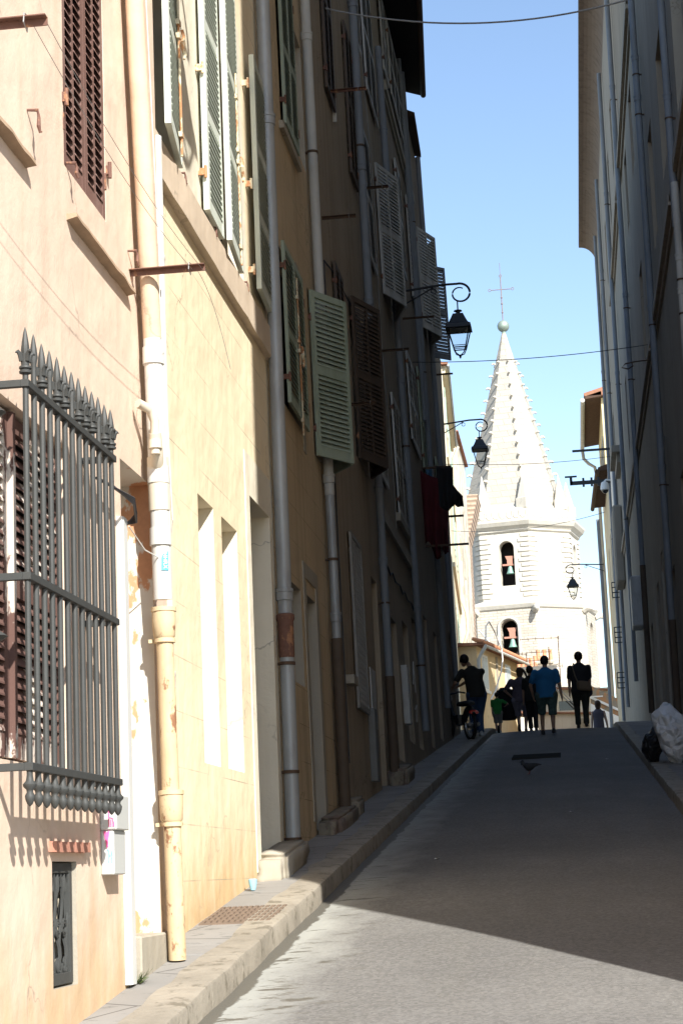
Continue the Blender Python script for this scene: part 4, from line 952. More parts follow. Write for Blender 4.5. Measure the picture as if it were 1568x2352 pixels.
m = MB(); m.hexa([FS2.pt(89.6, 22.3, -.02), FS2.pt(89.6, 22.2, .78), FS2.pt(100.5, 22.2, .78), FS2.pt(100.5, 22.3, -.02), FS2.pt(89.6, 22.55, -.02), FS2.pt(89.6, 22.34, .78), FS2.pt(100.5, 22.34, .78), FS2.pt(100.5, 22.55, -.02)]); m.build('eaves', M_tiled, S2)
m = MB(); m.hexa([FS2.pt(89.6, 22.35, -3.5), FS2.pt(89.6, 22.36, .8), FS2.pt(100.5, 22.36, .8), FS2.pt(100.5, 22.3, -3.5), FS2.pt(89.6, 23.7, -3.5), FS2.pt(89.6, 22.5, .82), FS2.pt(100.5, 22.5, .82), FS2.pt(100.5, 23.7, -3.5)]); m.build('roof', M_tile, S2)
m = MB(); m.tube([FS2.pt(89.6, 22.15, .9), FS2.pt(100.6, 22.12, .9)], .11, 10); m.tube([FS2.pt(100.6, 22.1, .9), FS2.pt(100.6, 21.6, .86), FS2.pt(100.6, 21.3, .6), FS2.pt(100.6, 21.1, .3), FS2.pt(100.6, 20.4, .18), FS2.pt(100.6, 8, .18)], .09, 10); m.build('gutter', M_pipewh, S2, smooth=True)

# =================================================================== LAMPS
def make_lamp(root, side=1, arm=1.0, drop=.15):
    """bracket lamp: wall at local x=0, arm along +x*side, scroll and four-sided lantern"""
    s = side; o = world_loc(root); V = lambda x, z, y=0: o+Vector((s*x, y, z))
    m = MB(); m.box(*(sorted((o.x, o.x+s*.02))), o.y-.03, o.y+.03, o.z-.32, o.z+.08); m.build('wall_plate', M_black, root)
    m = MB(); pts = [V(0, 0)]+[V(arm*.72*t, .07*t) for t in (.25, .5, .75, 1)]
    cxs, R0 = arm*.86, .21   # big curl
    c = (arm+.02, -.13)
    for i in range(30):
        t = i/29; a = math.pi/2+.25-t*(2*math.pi*1.12); rr = .215*(1-.45*t)
        pts.append(V(c[0]+rr*math.cos(a)*1.0+.01, c[1]+rr*math.sin(a)*.95+.0))
    m.tube(pts, [.024]*6+[.024-.012*i/(len(pts)-6) for i in range(len(pts)-6)], 8)
    m.build('arm', M_black, root, smooth=True)
    m = MB(); m.tube([V(.02, -.26), V(arm*.32, -.10), V(arm*.55, .03)], .014, 7)
    m.tube([V(arm*.55+.05*math.cos(a), -.0+.05*math.sin(a)-.05) for a in [i*.5 for i in range(13)]], .009, 6); m.build('brace', M_black, root, smooth=True)
    lx, lz = arm-.03, -.13-.20
    L = thingless = MB(); c0 = V(lx, lz)
    L.tube([V(lx, lz+.06), V(lx, lz-.14)], .013, 8)
    L.lathe(c0, [(.02, -.13), (.075, -.14), (.085, -.155), (.04, -.17), (.04, -.19), (.09, -.215), (.10, -.225)], 14)
    rq = math.sqrt(2); rot = math.pi/4
    L.lathe(c0, [(.10*rq, -.222), (.105*rq, -.24), (.13*rq, -.30), (.175*rq, -.40), (.20*rq, -.44), (.235*rq, -.455), (.25*rq, -.53), (.22*rq, -.54)], 4, rot)
    lt = L.build('lantern_roof', M_black, root)
    m = MB()
    for k in range(4):
        a = rot+k*math.pi/2; a2 = a+math.pi/2
        t = [c0+Vector((.205*rq*math.cos(x), .205*rq*math.sin(x), -.535)) for x in (a, a2)]
        b = [c0+Vector((.115*rq*math.cos(x), .115*rq*math.sin(x), -.90)) for x in (a, a2)]
        m.tube([t[0], b[0]], .013, 5); m.tube([b[0], b[1]], .013, 5); m.tube([b[0]+(t[0]-b[0])*.1, b[1]+(t[1]-b[1])*.1], .008, 5); m.tube([t[0], t[1]], .014, 5)
        e = c0+Vector((.02*math.cos(a), .02*math.sin(a), -1.04)); e1 = c0+Vector((.075*math.cos(a)*rq, .075*math.sin(a)*rq, -1.0)); m.tube([b[0], e1, e], .011, 5)
    m.lathe(c0, [(.03, -1.03), (.035, -1.045), (.02, -1.06), (.024, -1.075), (.002, -1.11)], 8)
    m.build('lantern_frame', M_black, root)
    m = MB()
    for k in range(4):
        a = rot+k*math.pi/2; a2 = a+math.pi/2
        t = [c0+Vector((.20*rq*math.cos(x), .20*rq*math.sin(x), -.537)) for x in (a, a2)]; b = [c0+Vector((.112*rq*math.cos(x), .112*rq*math.sin(x), -.895)) for x in (a, a2)]
        m.quad(t[0], t[1], b[1], b[0])
    m.build('glass', MATS['lglass'], root, recalc=False)
L1 = thing('street_lamp', (FF.pt(35, 11.08, 0).x, 35, 11.08), 'nearest black lantern on a curled bracket, level with the white shutter', 'street lamp', 'lanterns on curled wall brackets')
make_lamp(L1, 1, 1.06)
def lamp_copy(loc, label):
    c = copy_tree(L1, None, loc); c['label'] = label; return c
lamp_copy((-3.14, 54, 12.92), 'second black lantern, hanging in front of the left edge of the spire')
lamp_copy((FA.x0, 10.05, 8.0), 'black lantern above the frame that shades the pier between the pale green shutters')['label']
L3 = thing('street_lamp', (1.80, 78, 12.2), 'farthest black lantern, reaching from the right wall before the belfry', 'street lamp', 'lanterns on curled wall brackets')
make_lamp(L3, -1, 1.36)

# =================================================================== WIRES
def wire(pts, r, mat, label, n=24):
    (a, b, sag) = pts; m = MB(); a = Vector(a); b = Vector(b)
    m.tube([a+(b-a)*t+Vector((0, 0, -sag*4*t*(1-t))) for t in [i/n for i in range(n+1)]], r, 6); tag(m.build('cable', mat, smooth=True), label, 'cable')
wire(((-2.53, 22, 10.78), (2.07, 22, 10.70), .38), .011, M_wire, 'thick grey cable sagging across the very top of the street')
wire(((-2.64, 36, 9.92), (2.06, 36, 9.93), .10), .008, M_wired, 'thin cable crossing in front of the upper spire')
wire(((-3.14, 54.2, 11.75), (2.1, 66, 14.2), .12), .010, M_wired, 'thin cable crossing in front of the lower spire')
wire(((-4.85, 84.5, 15.2), (2.1, 82, 15.15), .32), .012, M_wired, 'thin cable drooping in front of the belfry cornice')
m = MB(); m.tube([FR.pt(36, 9.62, 0), FR.pt(36, 9.60, .35), FR.pt(36, 9.57, .55), FR.pt(36, 9.50, .62), FR.pt(36, 9.46, .5), FR.pt(36, 9.52, .4), FR.pt(36, 9.58, .42)], .014, 6); m.build('cable_clamp', M_dark_rust, R4)
m = MB(); m.tube([FR.pt(33+2.2*t, 7.4-1.1*math.sin(math.pi*t)*.55+.5*t, .06+.02*t) for t in [i/14 for i in range(15)]], .009, 5); m.build('loose_cable', M_wire, R3)

# =================================================================== LAUNDRY
def cloth(pts_top, drop, folds, mat, name, label, seed, yamp=.05, hem=.06):
    a, b = Vector(pts_top[0]), Vector(pts_top[1]); m = MB(); nu, nv = 22, 16
    for j in range(nv+1):
        for i in range(nu+1):
            u, v = i/nu, j/nv; dl = drop[0]*(1-u)+drop[1]*u
            p = a+(b-a)*(u+(.04*math.sin(v*3+seed))); p.z -= dl*v*(1+hem*math.sin(u*9+seed)*v)+.05*math.sin(math.pi*u)*.4
            p.y += yamp*math.sin(u*folds*6.28+seed)*(.25+v)+nz(u*3, v*3+seed, 1, .06); m.v.append(p)
    for j in range(nv):
        for i in range(nu): q = j*(nu+1)+i; m.f.append((q, q+1, q+nu+2, q+nu+1))
    o = m.build(name, mat, smooth=True, recalc=False); s = o.modifiers.new('thickness', 'SOLIDIFY'); s.thickness = .006
    return tag(o, label, 'laundry', 'washing hung out over the street')
M_red = plain('cloth_dark_red', (.085, .011, .016), .9, .25, 4); M_red2 = plain('cloth_maroon', (.065, .012, .016), .9, .25, 4); M_blk = plain('cloth_black', (.018, .018, .02), .9, .2, 4); M_blu = plain('cloth_blue', (.05, .12, .2), .9, .2, 4)
m = MB(); xw = FF.pt(36, 6.2, 0).x
m.box(xw, -1.73, 35.98, 36.02, 6.18, 6.22); m.build('line_bracket', M_dark_rust, F_)
m = MB(); m.box(xw, -1.85, 36.98, 37.02, 6.93, 6.97); m.build('line_bracket', M_dark_rust, F_)
m = MB(); m.box(xw, -2.0, 36.28, 36.32, 7.80, 7.84); m.build('line_bracket', M_dark_rust, F_)
m = MB(); m.box(xw, -1.98, 36.48, 36.52, 7.4, 7.43); m.build('line_bracket', M_dark_rust, F_)
cloth([(-2.62, 36.05, 7.74), (-2.28, 36.05, 7.55)], (1.35, 1.62), 2, M_red, 'hung_sheet', 'long dark red cloth hanging lowest of the washing', 1)
cloth([(-2.36, 36.15, 7.1), (-2.12, 36.15, 6.9)], (.75, .9), 1.5, M_red2, 'hung_sheet', 'maroon cloth beside the long red one', 2)
cloth([(-2.3, 36.25, 7.84), (-1.97, 36.25, 7.80)], (.95, .8), 2, M_blk, 'hung_shirt', 'black garment hanging highest of the washing', 3)
cloth([(-2.05, 36.3, 7.55), (-1.8, 36.3, 7.20)], (.45, .2), 1, M_blk, 'hung_sleeve', 'black sleeve blown out towards the street', 4)
cloth([(-2.5, 36.2, 7.78), (-2.38, 36.2, 7.78)], (.7, .8), 1, M_blu, 'hung_towel', 'narrow dark blue towel between the red and black washing', 5)

# =================================================================== CHURCH TOWER
TC = Vector((-3.15, 140, 0)); PH = 12
tower = thing('church_tower', (TC.x, TC.y, g(140)), 'white octagonal church tower with crocketed stone spire and iron cross', 'church tower')
def vdir(k): a = R_(PH+45*k); return Vector((math.sin(a), -math.cos(a), 0))
def octa(prof, name, mat, parent=tower, smooth=False):
    m = MB()
    for r, z in prof:
        for k in range(8): m.v.append(TC+vdir(k)*r+Vector((0, 0, z)))
    n = len(prof)
    for i in range(n-1):
        for k in range(8): k2 = (k+1) % 8; m.f.append((i*8+k, i*8+k2, (i+1)*8+k2, (i+1)*8+k))
    m.f.append(tuple(range(8))[::-1]); m.f.append(tuple((n-1)*8+k for k in range(8)))
    return m.build(name, mat, parent)
octa([(3.86, 26.2), (3.74, 26.7), (.17, 40.3)], 'spire', M_towers)
octa([(.20, 38.9), (.17, 40.45)], 'spire_cap', M_copper)
m = MB(); m.ball(TC+Vector((0, 0, 40.9)), .47, n=20, m=14); m.build('ball', M_copper, tower, smooth=True)
m = MB(); z0 = 41.2; X = TC.x
m.tube([(X, 140, z0), (X, 140, 44.9)], .042, 8); m.tube([(X, 140, 44.9), (X, 140, 46.0)], .02, 6); m.tube([(X-.78, 140, 43.85), (X+.78, 140, 43.85)], .035, 8)
for (cx_, cz_) in ((X-.88, 43.85), (X+.88, 43.85), (X, 44.95)): m.tube([(cx_+.10*math.cos(a), 140, cz_+.10*math.sin(a)) for a in [i*math.pi/6 for i in range(13)]], .025, 6)
for z in (42.0, 42.7, 43.2): m.ball((X, 140, z), .085, n=8, m=6)
m.build('cross', plain('cross_iron', (.2, .16, .16), .6), tower, smooth=True)
# drum, cornices
octa([(4.62, 24.9), (4.60, 25.75), (4.15, 25.95), (3.7, 26.4)], 'drum', M_tower)
octa([(4.74, 24.0), (4.86, 24.1), (4.86, 24.2), (4.95, 24.3), (5.15, 24.45), (5.3, 24.72), (5.3, 24.85), (4.7, 25.0)], 'cornice', M_tower)
octa([(5.65, 18.2), (5.78, 18.3), (5.9, 18.55), (5.9, 18.7), (4.9, 19.0), (4.7, 19.02)], 'cornice', M_tower)
def face_wall(R, z0, z1, aw, az0, az1, ks, name, mat, parent=tower, off=0.):
    """octagon stage with a round-headed opening in the listed faces"""
    m = MB()
    for k in range(8):
        A_ = TC+vdir(k)*R; B_ = TC+vdir((k+1) % 8)*R; U = (B_-A_); L = U.length; U.normalize(); nrm = (vdir(k)+vdir((k+1) % 8)).normalized()
        Q = lambda u, z, d=0: A_+U*u-nrm*d+Vector((0, 0, z))
        if k not in ks: m.quad(Q(0, z0), Q(L, z0), Q(L, z1), Q(0, z1)); continue
        c = L/2+off; h = aw/2; zs = az1-h; ac = [(c-h*math.cos(t), zs+h*math.sin(t)) for t in [math.pi*i/12 for i in range(13)]]
        m.quad(Q(0, z0), Q(c-h, z0), Q(c-h, z1), Q(0, z1)); m.quad(Q(c+h, z0), Q(L, z0), Q(L, z1), Q(c+h, z1)); m.quad(Q(c-h, z0), Q(c+h, z0), Q(c+h, az0), Q(c-h, az0))
        for i in range(12): a, b = ac[i], ac[i+1]; m.quad(Q(*a), Q(*b), Q(b[0], z1), Q(a[0], z1))
        out = [(c-h, az0)]+ac+[(c+h, az0)]
        for i in range(len(out)): a, b = out[i], out[(i+1) % len(out)]; m.quad(Q(*a), Q(*b), Q(b[0], b[1], .8), Q(a[0], a[1], .8))
    return m.build(name, mat, parent, recalc=False)
face_wall(4.7, 19.0, 24.1, 1.12, 20.1, 23.4, (7, 1, 5, 3), 'belfry', M_tower, off=.12)
face_wall(5.65, -2, 18.3, 1.22, 13.6, 17.5, (7, 1, 5, 3), 'lower_stage', M_towerl, off=.16)
for (R, z0, z1) in ((4.0, 19.2, 24.3), (4.9, 10, 18.1)): octa([(R*.8, z0), (R*.8, z1)], 'dark_core', M_void)  # near-black inner core, painted darkness behind the arches
# arch mouldings of the lower stage, quoins, scallops
A_ = TC+vdir(7)*5.65; B_ = TC+vdir(0)*5.65; U = (B_-A_).normalized(); Lf = (B_-A_).length; nr = (vdir(7)+vdir(0)).normalized()
m = MB(); c = Lf/2+.16; h = .75; zs = 17.5-.61
pts = [A_+U*(c-h)+Vector((0, 0, 13.6))+nr*.03]+[A_+U*(c-h*math.cos(t))+Vector((0, 0, zs+h*math.sin(t)))+nr*.03 for t in [math.pi*i/14 for i in range(15)]]+[A_+U*(c+h)+Vector((0, 0, 13.6))+nr*.03]
m.tube(pts, .12, 6); m.build('arch_moulding', M_tower, tower)
for k in range(8):
    m = MB()
    for i in range(13):
        z = 19.25+i*.365; w = .78 if i % 2 else .58; V0 = TC+vdir(k)*4.7
        for (kk) in ((k+1) % 8, (k-1) % 8):
            B2 = TC+vdir(kk)*4.7; U2 = (B2-V0).normalized(); n2 = (vdir(k)+vdir(kk)).normalized(); d = .07
            p = [V0-n2*.02+vdir(k)*.0, V0+U2*w-n2*.02, V0+U2*w+n2*d, V0+vdir(k)*d*1.08]
            m.hexa([q+Vector((0, 0, z)) for q in p]+[q+Vector((0, 0, z+.26)) for q in p])
    m.build('quoins', M_tower, tower)
m = MB()
for k in range(8):
    A2 = TC+vdir(k)*4.62; B2 = TC+vdir((k+1) % 8)*4.62; n2 = (vdir(k)+vdir((k+1) % 8)).normalized()
    for i in range(7):
        c2 = A2+(B2-A2)*((i+.5)/7)+Vector((0, 0, 25.15)); u2 = (B2-A2).normalized()
        m.tube([c2+u2*(-.2)+Vector((0, 0, .45)), c2+u2*(-.2)+Vector((0, 0, .1)), c2+u2*(-.1)-Vector((0, 0, .05)), c2+u2*.1-Vector((0, 0, .05)), c2+u2*.2+Vector((0, 0, .1)), c2+u2*.2+Vector((0, 0, .45))], .05, 5)
m.build('scalloped_band', M_tower, tower)
# pinnacles
pin = None
for k in range(8):
    c = TC+vdir(k)*4.05
    m = MB(); m.lathe(c, [(.62, 25.8), (.62, 26.55), (.50, 26.6), (.03, 28.5)], 4, R_(PH+45*k)+0); m.build('pinnacle', M_tower, tower)
# gargoyles on the lower cornice
for k in range(8):
    v = vdir(k); c = TC+v*5.6; m = MB(); m.tube([c+Vector((0, 0, 18.1)), c+v*.35+Vector((0, 0, 18.25)), c+v*.75+Vector((0, 0, 18.15)), c+v*.95+Vector((0, 0, 18.0))], [.28, .24, .2, .08], 8); m.build('gargoyle', M_tower, tower, smooth=True)
# crockets
base = None
for k in range(8):
    v = vdir(k)
    for i in range(12):
        z = 27.2+i*.97; r = 3.74*(40.3-z)/(40.3-26.7)+.17*(z-26.7)/(40.3-26.7)
        pos = TC+v*(r)+Vector((0, 0, z)); 
        if base is None or True:
            if base is None:
                m = MB(); q = Vector((0, 0, 0)); m.tube([Vector((-.12, 0, -.1)), Vector((.12, 0, .03)), Vector((.30, 0, .06)), Vector((.42, 0, -.04)), Vector((.40, 0, -.14))], [.13, .13, .12, .10, .04], 7)
                m.ball((.15, 0, .08), .12, n=7, m=5); me0 = m.build('crocket', M_tower, smooth=True); base = me0.data; bpy.data.objects.remove(me0)
            o = bpy.data.objects.new('crocket', base); COL.objects.link(o); o.parent = tower; o.location = pos-world_loc(tower); o.rotation_euler = (0, 0, math.atan2(v.y, v.x)); s_ = .60+.26*(1-i/12); o.scale = (s_, s_, s_)
# bells
def bell(c, s, lab):
    o = thing('church_bell', c, lab, 'bell', 'bells in the tower')
    m = MB(); m.lathe(c, [(.30*s, -.55*s), (.27*s, -.50*s), (.19*s, -.3*s), (.15*s, -.1*s), (.10*s, 0), (.03*s, .03*s)], 18); m.build('bell_body', M_bronze, o, smooth=True)
    c = Vector(c); m = MB(); m.box(c.x-.56*s, c.x+.56*s, c.y-.1, c.y+.1, c.z+.04*s, c.z+.16*s)
    m.add([c+Vector(p) for p in [(-.2*s, -.1, .16*s), (.2*s, -.1, .16*s), (.2*s, -.1, .45*s), (.33*s, -.1, .75*s), (-.33*s, -.1, .75*s), (-.2*s, -.1, .45*s), (-.2*s, .1, .16*s), (.2*s, .1, .16*s), (.2*s, .1, .45*s), (.33*s, .1, .75*s), (-.33*s, .1, .75*s), (-.2*s, .1, .45*s)]],
          [(0, 1, 2, 3, 4, 5), (11, 10, 9, 8, 7, 6), (0, 6, 7, 1), (1, 7, 8, 2), (2, 8, 9, 3), (3, 9, 10, 4), (4, 10, 11, 5), (5, 11, 6, 0)])
    m.build('yoke', M_yoke, o)
bell((-3.62, 135.95, 21.55), 1.0, 'green bell on a red yoke in the upper belfry arch'); bell((-3.72, 135.0, 16.1), 1.08, 'green bell on a red yoke in the lower arch')

# =================================================================== LOW SUNLIT HOUSES BEFORE THE TOWER
dO = Vector((math.sin(R_(10.5)), math.cos(R_(10.5)), 0)); pO = Vector((-4.05, 86, 0)); nO = Vector((dO.y, -dO.x, 0))
O_ = thing('house', (-3.5, 92, g(92)), 'apricot house with white-framed windows under a tiled eave, behind the bending man', 'house', 'houses along the street')
def PO(u, z, o): return pO+dO*u+nO*o+Vector((0, 0, z))
LO = 8.7
m = MB(); m.pbox(PO, 0, LO, 0, 10.15, -3, 0); m.build('wall', W_orange, O_)
m = MB(); m.hexa([PO(-.3, 10.1, -3), PO(-.3, 10.02, .42), PO(LO+.4, 10.02, .42), PO(LO+.4, 10.1, -3), PO(-.3, 10.35, -3), PO(-.3, 10.12, .45), PO(LO+.4, 10.12, .45), PO(LO+.4, 10.35, -3)]); m.build('roof', M_tile, O_)
m = MB()
for i in range(38): m.tube([PO(-.3+i*.245, 10.18, .46), PO(-.3+i*.245, 10.34, -.1)], .09, 6)
m.build('tile_ends', M_terr, O_)
m = MB(); m.tube([PO(-.3, 9.98, .5), PO(LO+.4, 9.98, .5)], .07, 8); m.tube([PO(-.2, 9.98, .5), PO(-.2, 9.7, .3), PO(-.2, 9.4, .12), PO(-.2, 4, .1)], .09, 8); m.build('gutter', M_pipewh, O_, smooth=True)
for u in (1.0, 5.9):
    m = MB(); m.pbox(PO, u-.1, u+1.1, 8.1, 9.75, 0, .02).pbox(PO, u-.16, u+1.16, 7.98, 8.1, 0, .1); w = m.build('window', M_whitep, O_)
    m = MB(); m.pbox(PO, u+.05, u+.95, 8.2, 9.65, .02, .03); m.build('pane', plain('pane_grey', (.42, .42, .4), .3), w)
m = MB(); m.pbox(PO, 3.8, 4.1, 7.3, 9.9, 0, .04); m.build('downpipe_chase', M_trim_sh, O_)
m = MB(); pts = [PO(-.2, 10.2, .5), PO(0, 10.9, .5), PO(.7, 11.2, .5), PO(1.6, 10.8, .55), PO(2.6, 10.1, .6), PO(2.7, 9.6, .6), PO(2.3, 9.0, .58), PO(1.2, 8.0, .5), PO(.6, 7.6, .4)]
m.tube(pts, .035, 6); tag(m.build('hose', M_whitep, smooth=True), 'pale looping cable hanging off the apricot house eave', 'cable')
# white low house right of it with chimney stack and pots
W1 = thing('house', (-1.5, 112, g(112)), 'low white house below the clay chimney pots', 'house', 'houses along the street')
m = MB(); m.box(-4.0, -.6, 110, 117, 0, 11.45); m.box(-4.0, -.55, 109.9, 110, 11.1, 11.2); m.build('wall', W_white, W1)
m = MB(); m.box(-1.98, -.75, 119, 120.4, 10, 12.75).box(-1.9, -.8, 118.9, 120.5, 12.55, 12.68); stack = m.build('chimney', stone_wall('chimney_stone', (.62, .56, .45), .5, .28, (.4, .35, .27), .03), W1)
m = MB(); m.box(-3.2, -1.95, 118.6, 120, 10, 11.75); m.build('chimney', W_white, W1)
def pot(x, y, z, h, r=.12, mat=M_terr):
    m = MB(); m.lathe((x, y, z), [(r*.9, 0), (r, .03), (r*.92, h*.5), (r*.98, h-.06), (r*1.1, h-.05), (r*1.1, h)], 12); return m.build('chimney_pot', mat, W1, smooth=True)
for i in range(5): pot(-3.0+.27*i, 118.7, 11.75, .78, .11)
for i in range(5): pot(-2.86+.3*i, 119.6, 11.75, 1.25 if i < 3 else 1.35, .12)
for (x) in (-1.75, -1.35, -.98): pot(x, 119.6, 12.75, .72, .13)
# antennas
def antenna(x, y, z0, z1, arms, label):
    m = MB(); m.tube([(x, y, z0), (x, y, z1)], .028, 6)
    for (z, x0, x1, n) in arms:
        m.tube([(x+x0, y, z), (x+x1, y, z)], .018, 5)
        for i in range(n): xx = x+x0+(x1-x0)*i/max(1, n-1); m.tube([(xx, y-.3, z), (xx, y+.3, z)], .012, 4); m.tube([(xx, y, z-.12), (xx, y, z+.12)], .012, 4)
    tag(m.build('antenna', M_dark_rust), label, 'antenna', 'rooftop antennas before the tower')
antenna(-.42, 115, 9.0, 13.75, [(13.65, -2.3, .05, 6), (11.9, -.2, .15, 2)], 'tallest thin antenna, right of the chimney stack')
antenna(-1.0, 114, 9.3, 13.0, [(12.7, -2.2, .1, 9), (11.9, -.8, .5, 4)], 'antenna with a long comb of rods above the clay pots')
antenna(-2.35, 113, 9.3, 12.55, [(12.1, -.3, 1.2, 4), (12.5, -1.4, .0, 6)], 'antenna standing left of the clay pots')
antenna(-3.5, 110, 11.0, 12.4, [(12.1, -.6, .4, 8), (11.8, -.6, .4, 8), (11.5, -.6, .3, 5)], 'dense white antenna rack before the lower bell')
W2 = thing('house', (.4, 106, g(106)), 'white house with a low tiled roof between the two walking men', 'house', 'houses along the street')
m = MB(); m.box(-.75, 2.3, 105, 112, 0, 9.55); m.build('wall', W_white, W2)
m = MB(); m.hexa([(-.9, 104.6, 9.55), (2.4, 104.6, 9.3), (2.4, 112, 10.0), (-.9, 112, 10.3), (-.9, 104.6, 9.66), (2.4, 104.6, 9.41), (2.4, 112, 10.15), (-.9, 112, 10.4)]); m.build('roof', M_tile, W2)
m = MB(); m.box(-.55, .25, 104.93, 105.0, 8.3, 8.9); m.build('window', M_glass, W2)
W3 = thing('house', (-.8, 98, g(98)), 'low cream wall with a red tiled coping just above the crest', 'house', 'houses along the street')
m = MB(); m.box(-3.2, 1.0, 97, 101, 0, 7.75); m.build('wall', W_white, W3)
m = MB(); m.hexa([(-3.3, 96.8, 7.75), (1.1, 96.8, 7.5), (1.1, 98.5, 7.55), (-3.3, 98.5, 7.8), (-3.3, 96.8, 7.82), (1.1, 96.8, 7.57), (1.1, 98.5, 7.75), (-3.3, 98.5, 8.0)]); m.build('roof', M_tile, W3)
m = MB(); m.box(.35, .95, 96.9, 97.0, 6.4, 7.3); m.build('window', M_trim_sh, W3)
m = MB(); m.tube([(-.9, 104.4, 10.1), (-.2, 104.4, 9.2), (.6, 104.4, 8.3)], .03, 5); m.tube([(-1.0, 104.4, 10.0), (-.3, 104.4, 9.1), (.5, 104.4, 8.2)], .03, 5); m.build('awning_struts', M_wire, W2)
W4 = thing('wall', (1.6, 90, g(90)), 'rusty brown panelled wall with white rails sloping down at the far right', 'wall')
m = MB(); m.add([(1.05, 90, 2), (2.3, 90, 2), (2.3, 90, 7.62), (1.05, 90, 8.32), (1.05, 93, 2), (2.3, 93, 2), (2.3, 93, 7.62), (1.05, 93, 8.32)], [(0, 1, 2, 3), (7, 6, 5, 4), (0, 4, 5, 1), (1, 5, 6, 2), (2, 6, 7, 3), (3, 7, 4, 0)]); m.build('panel', two_layer('rusty_panel', (.42, .24, .13), (.30, .26, .2), .5, 3), W4)
m = MB(); m.hexa([(1.0, 89.9, 7.70), (2.3, 89.9, 7.02), (2.3, 90, 7.02), (1.0, 90, 7.70), (1.0, 89.9, 7.82), (2.3, 89.9, 7.14), (2.3, 90, 7.14), (1.0, 90, 7.82)]); m.hexa([(1.0, 89.8, 2), (2.3, 89.8, 2), (2.3, 90-.1, 2), (1.0, 90-.1, 2), (1.0, 89.8, 7.45), (2.3, 89.8, 6.75), (2.3, 89.9, 6.75), (1.0, 89.9, 7.45)]); m.build('handrail', M_whitep, W4)
m = MB(); m.box(1.08, 1.6, 89.7, 89.8, 7.72, 7.78); m.build('shelf_bar', M_whitep, W4)

# =================================================================== PEOPLE, MOPED, PRAM, BAGS, PIGEON
def remesh(mb, name, mat, parent, vox, smooth_it=2):
    me = bpy.data.meshes.new('tmp'); off = world_loc(parent) if parent else Vector((0, 0, 0))
    me.from_pydata([tuple(v-off) for v in mb.v], [], mb.f)
    import bmesh
    bm = bmesh.new(); bm.from_mesh(me); bmesh.ops.recalc_face_normals(bm, faces=bm.faces); bm.to_mesh(me); bm.free()
    t = bpy.data.objects.new('tmp', me); COL.objects.link(t); r = t.modifiers.new('r', 'REMESH'); r.mode = 'VOXEL'; r.voxel_size = vox
    s = t.modifiers.new('s', 'SMOOTH'); s.iterations = smooth_it; s.factor = .5
    bpy.context.view_layer.update(); dg = bpy.context.evaluated_depsgraph_get(); m2 = bpy.data.meshes.new_from_object(t.evaluated_get(dg)); bpy.data.objects.remove(t)
    m2.name = name; m2.materials.clear(); m2.materials.append(mat)
    for p in m2.polygons: p.use_smooth = True
    o = bpy.data.objects.new(name, m2); COL.objects.link(o); o.parent = parent; return o

def ik(a, b, l1, l2, pole):
    a, b = Vector(a), Vector(b); d = b-a; L = min(d.length, (l1+l2)*.999); u = d.normalized(); b = a+u*L
    x = (l1*l1-l2*l2+L*L)/(2*L); h = math.sqrt(max(0, l1*l1-x*x)); p = Vector(pole); p = (p-u*p.dot(u)).normalized(); return a+u*x+p*h, b

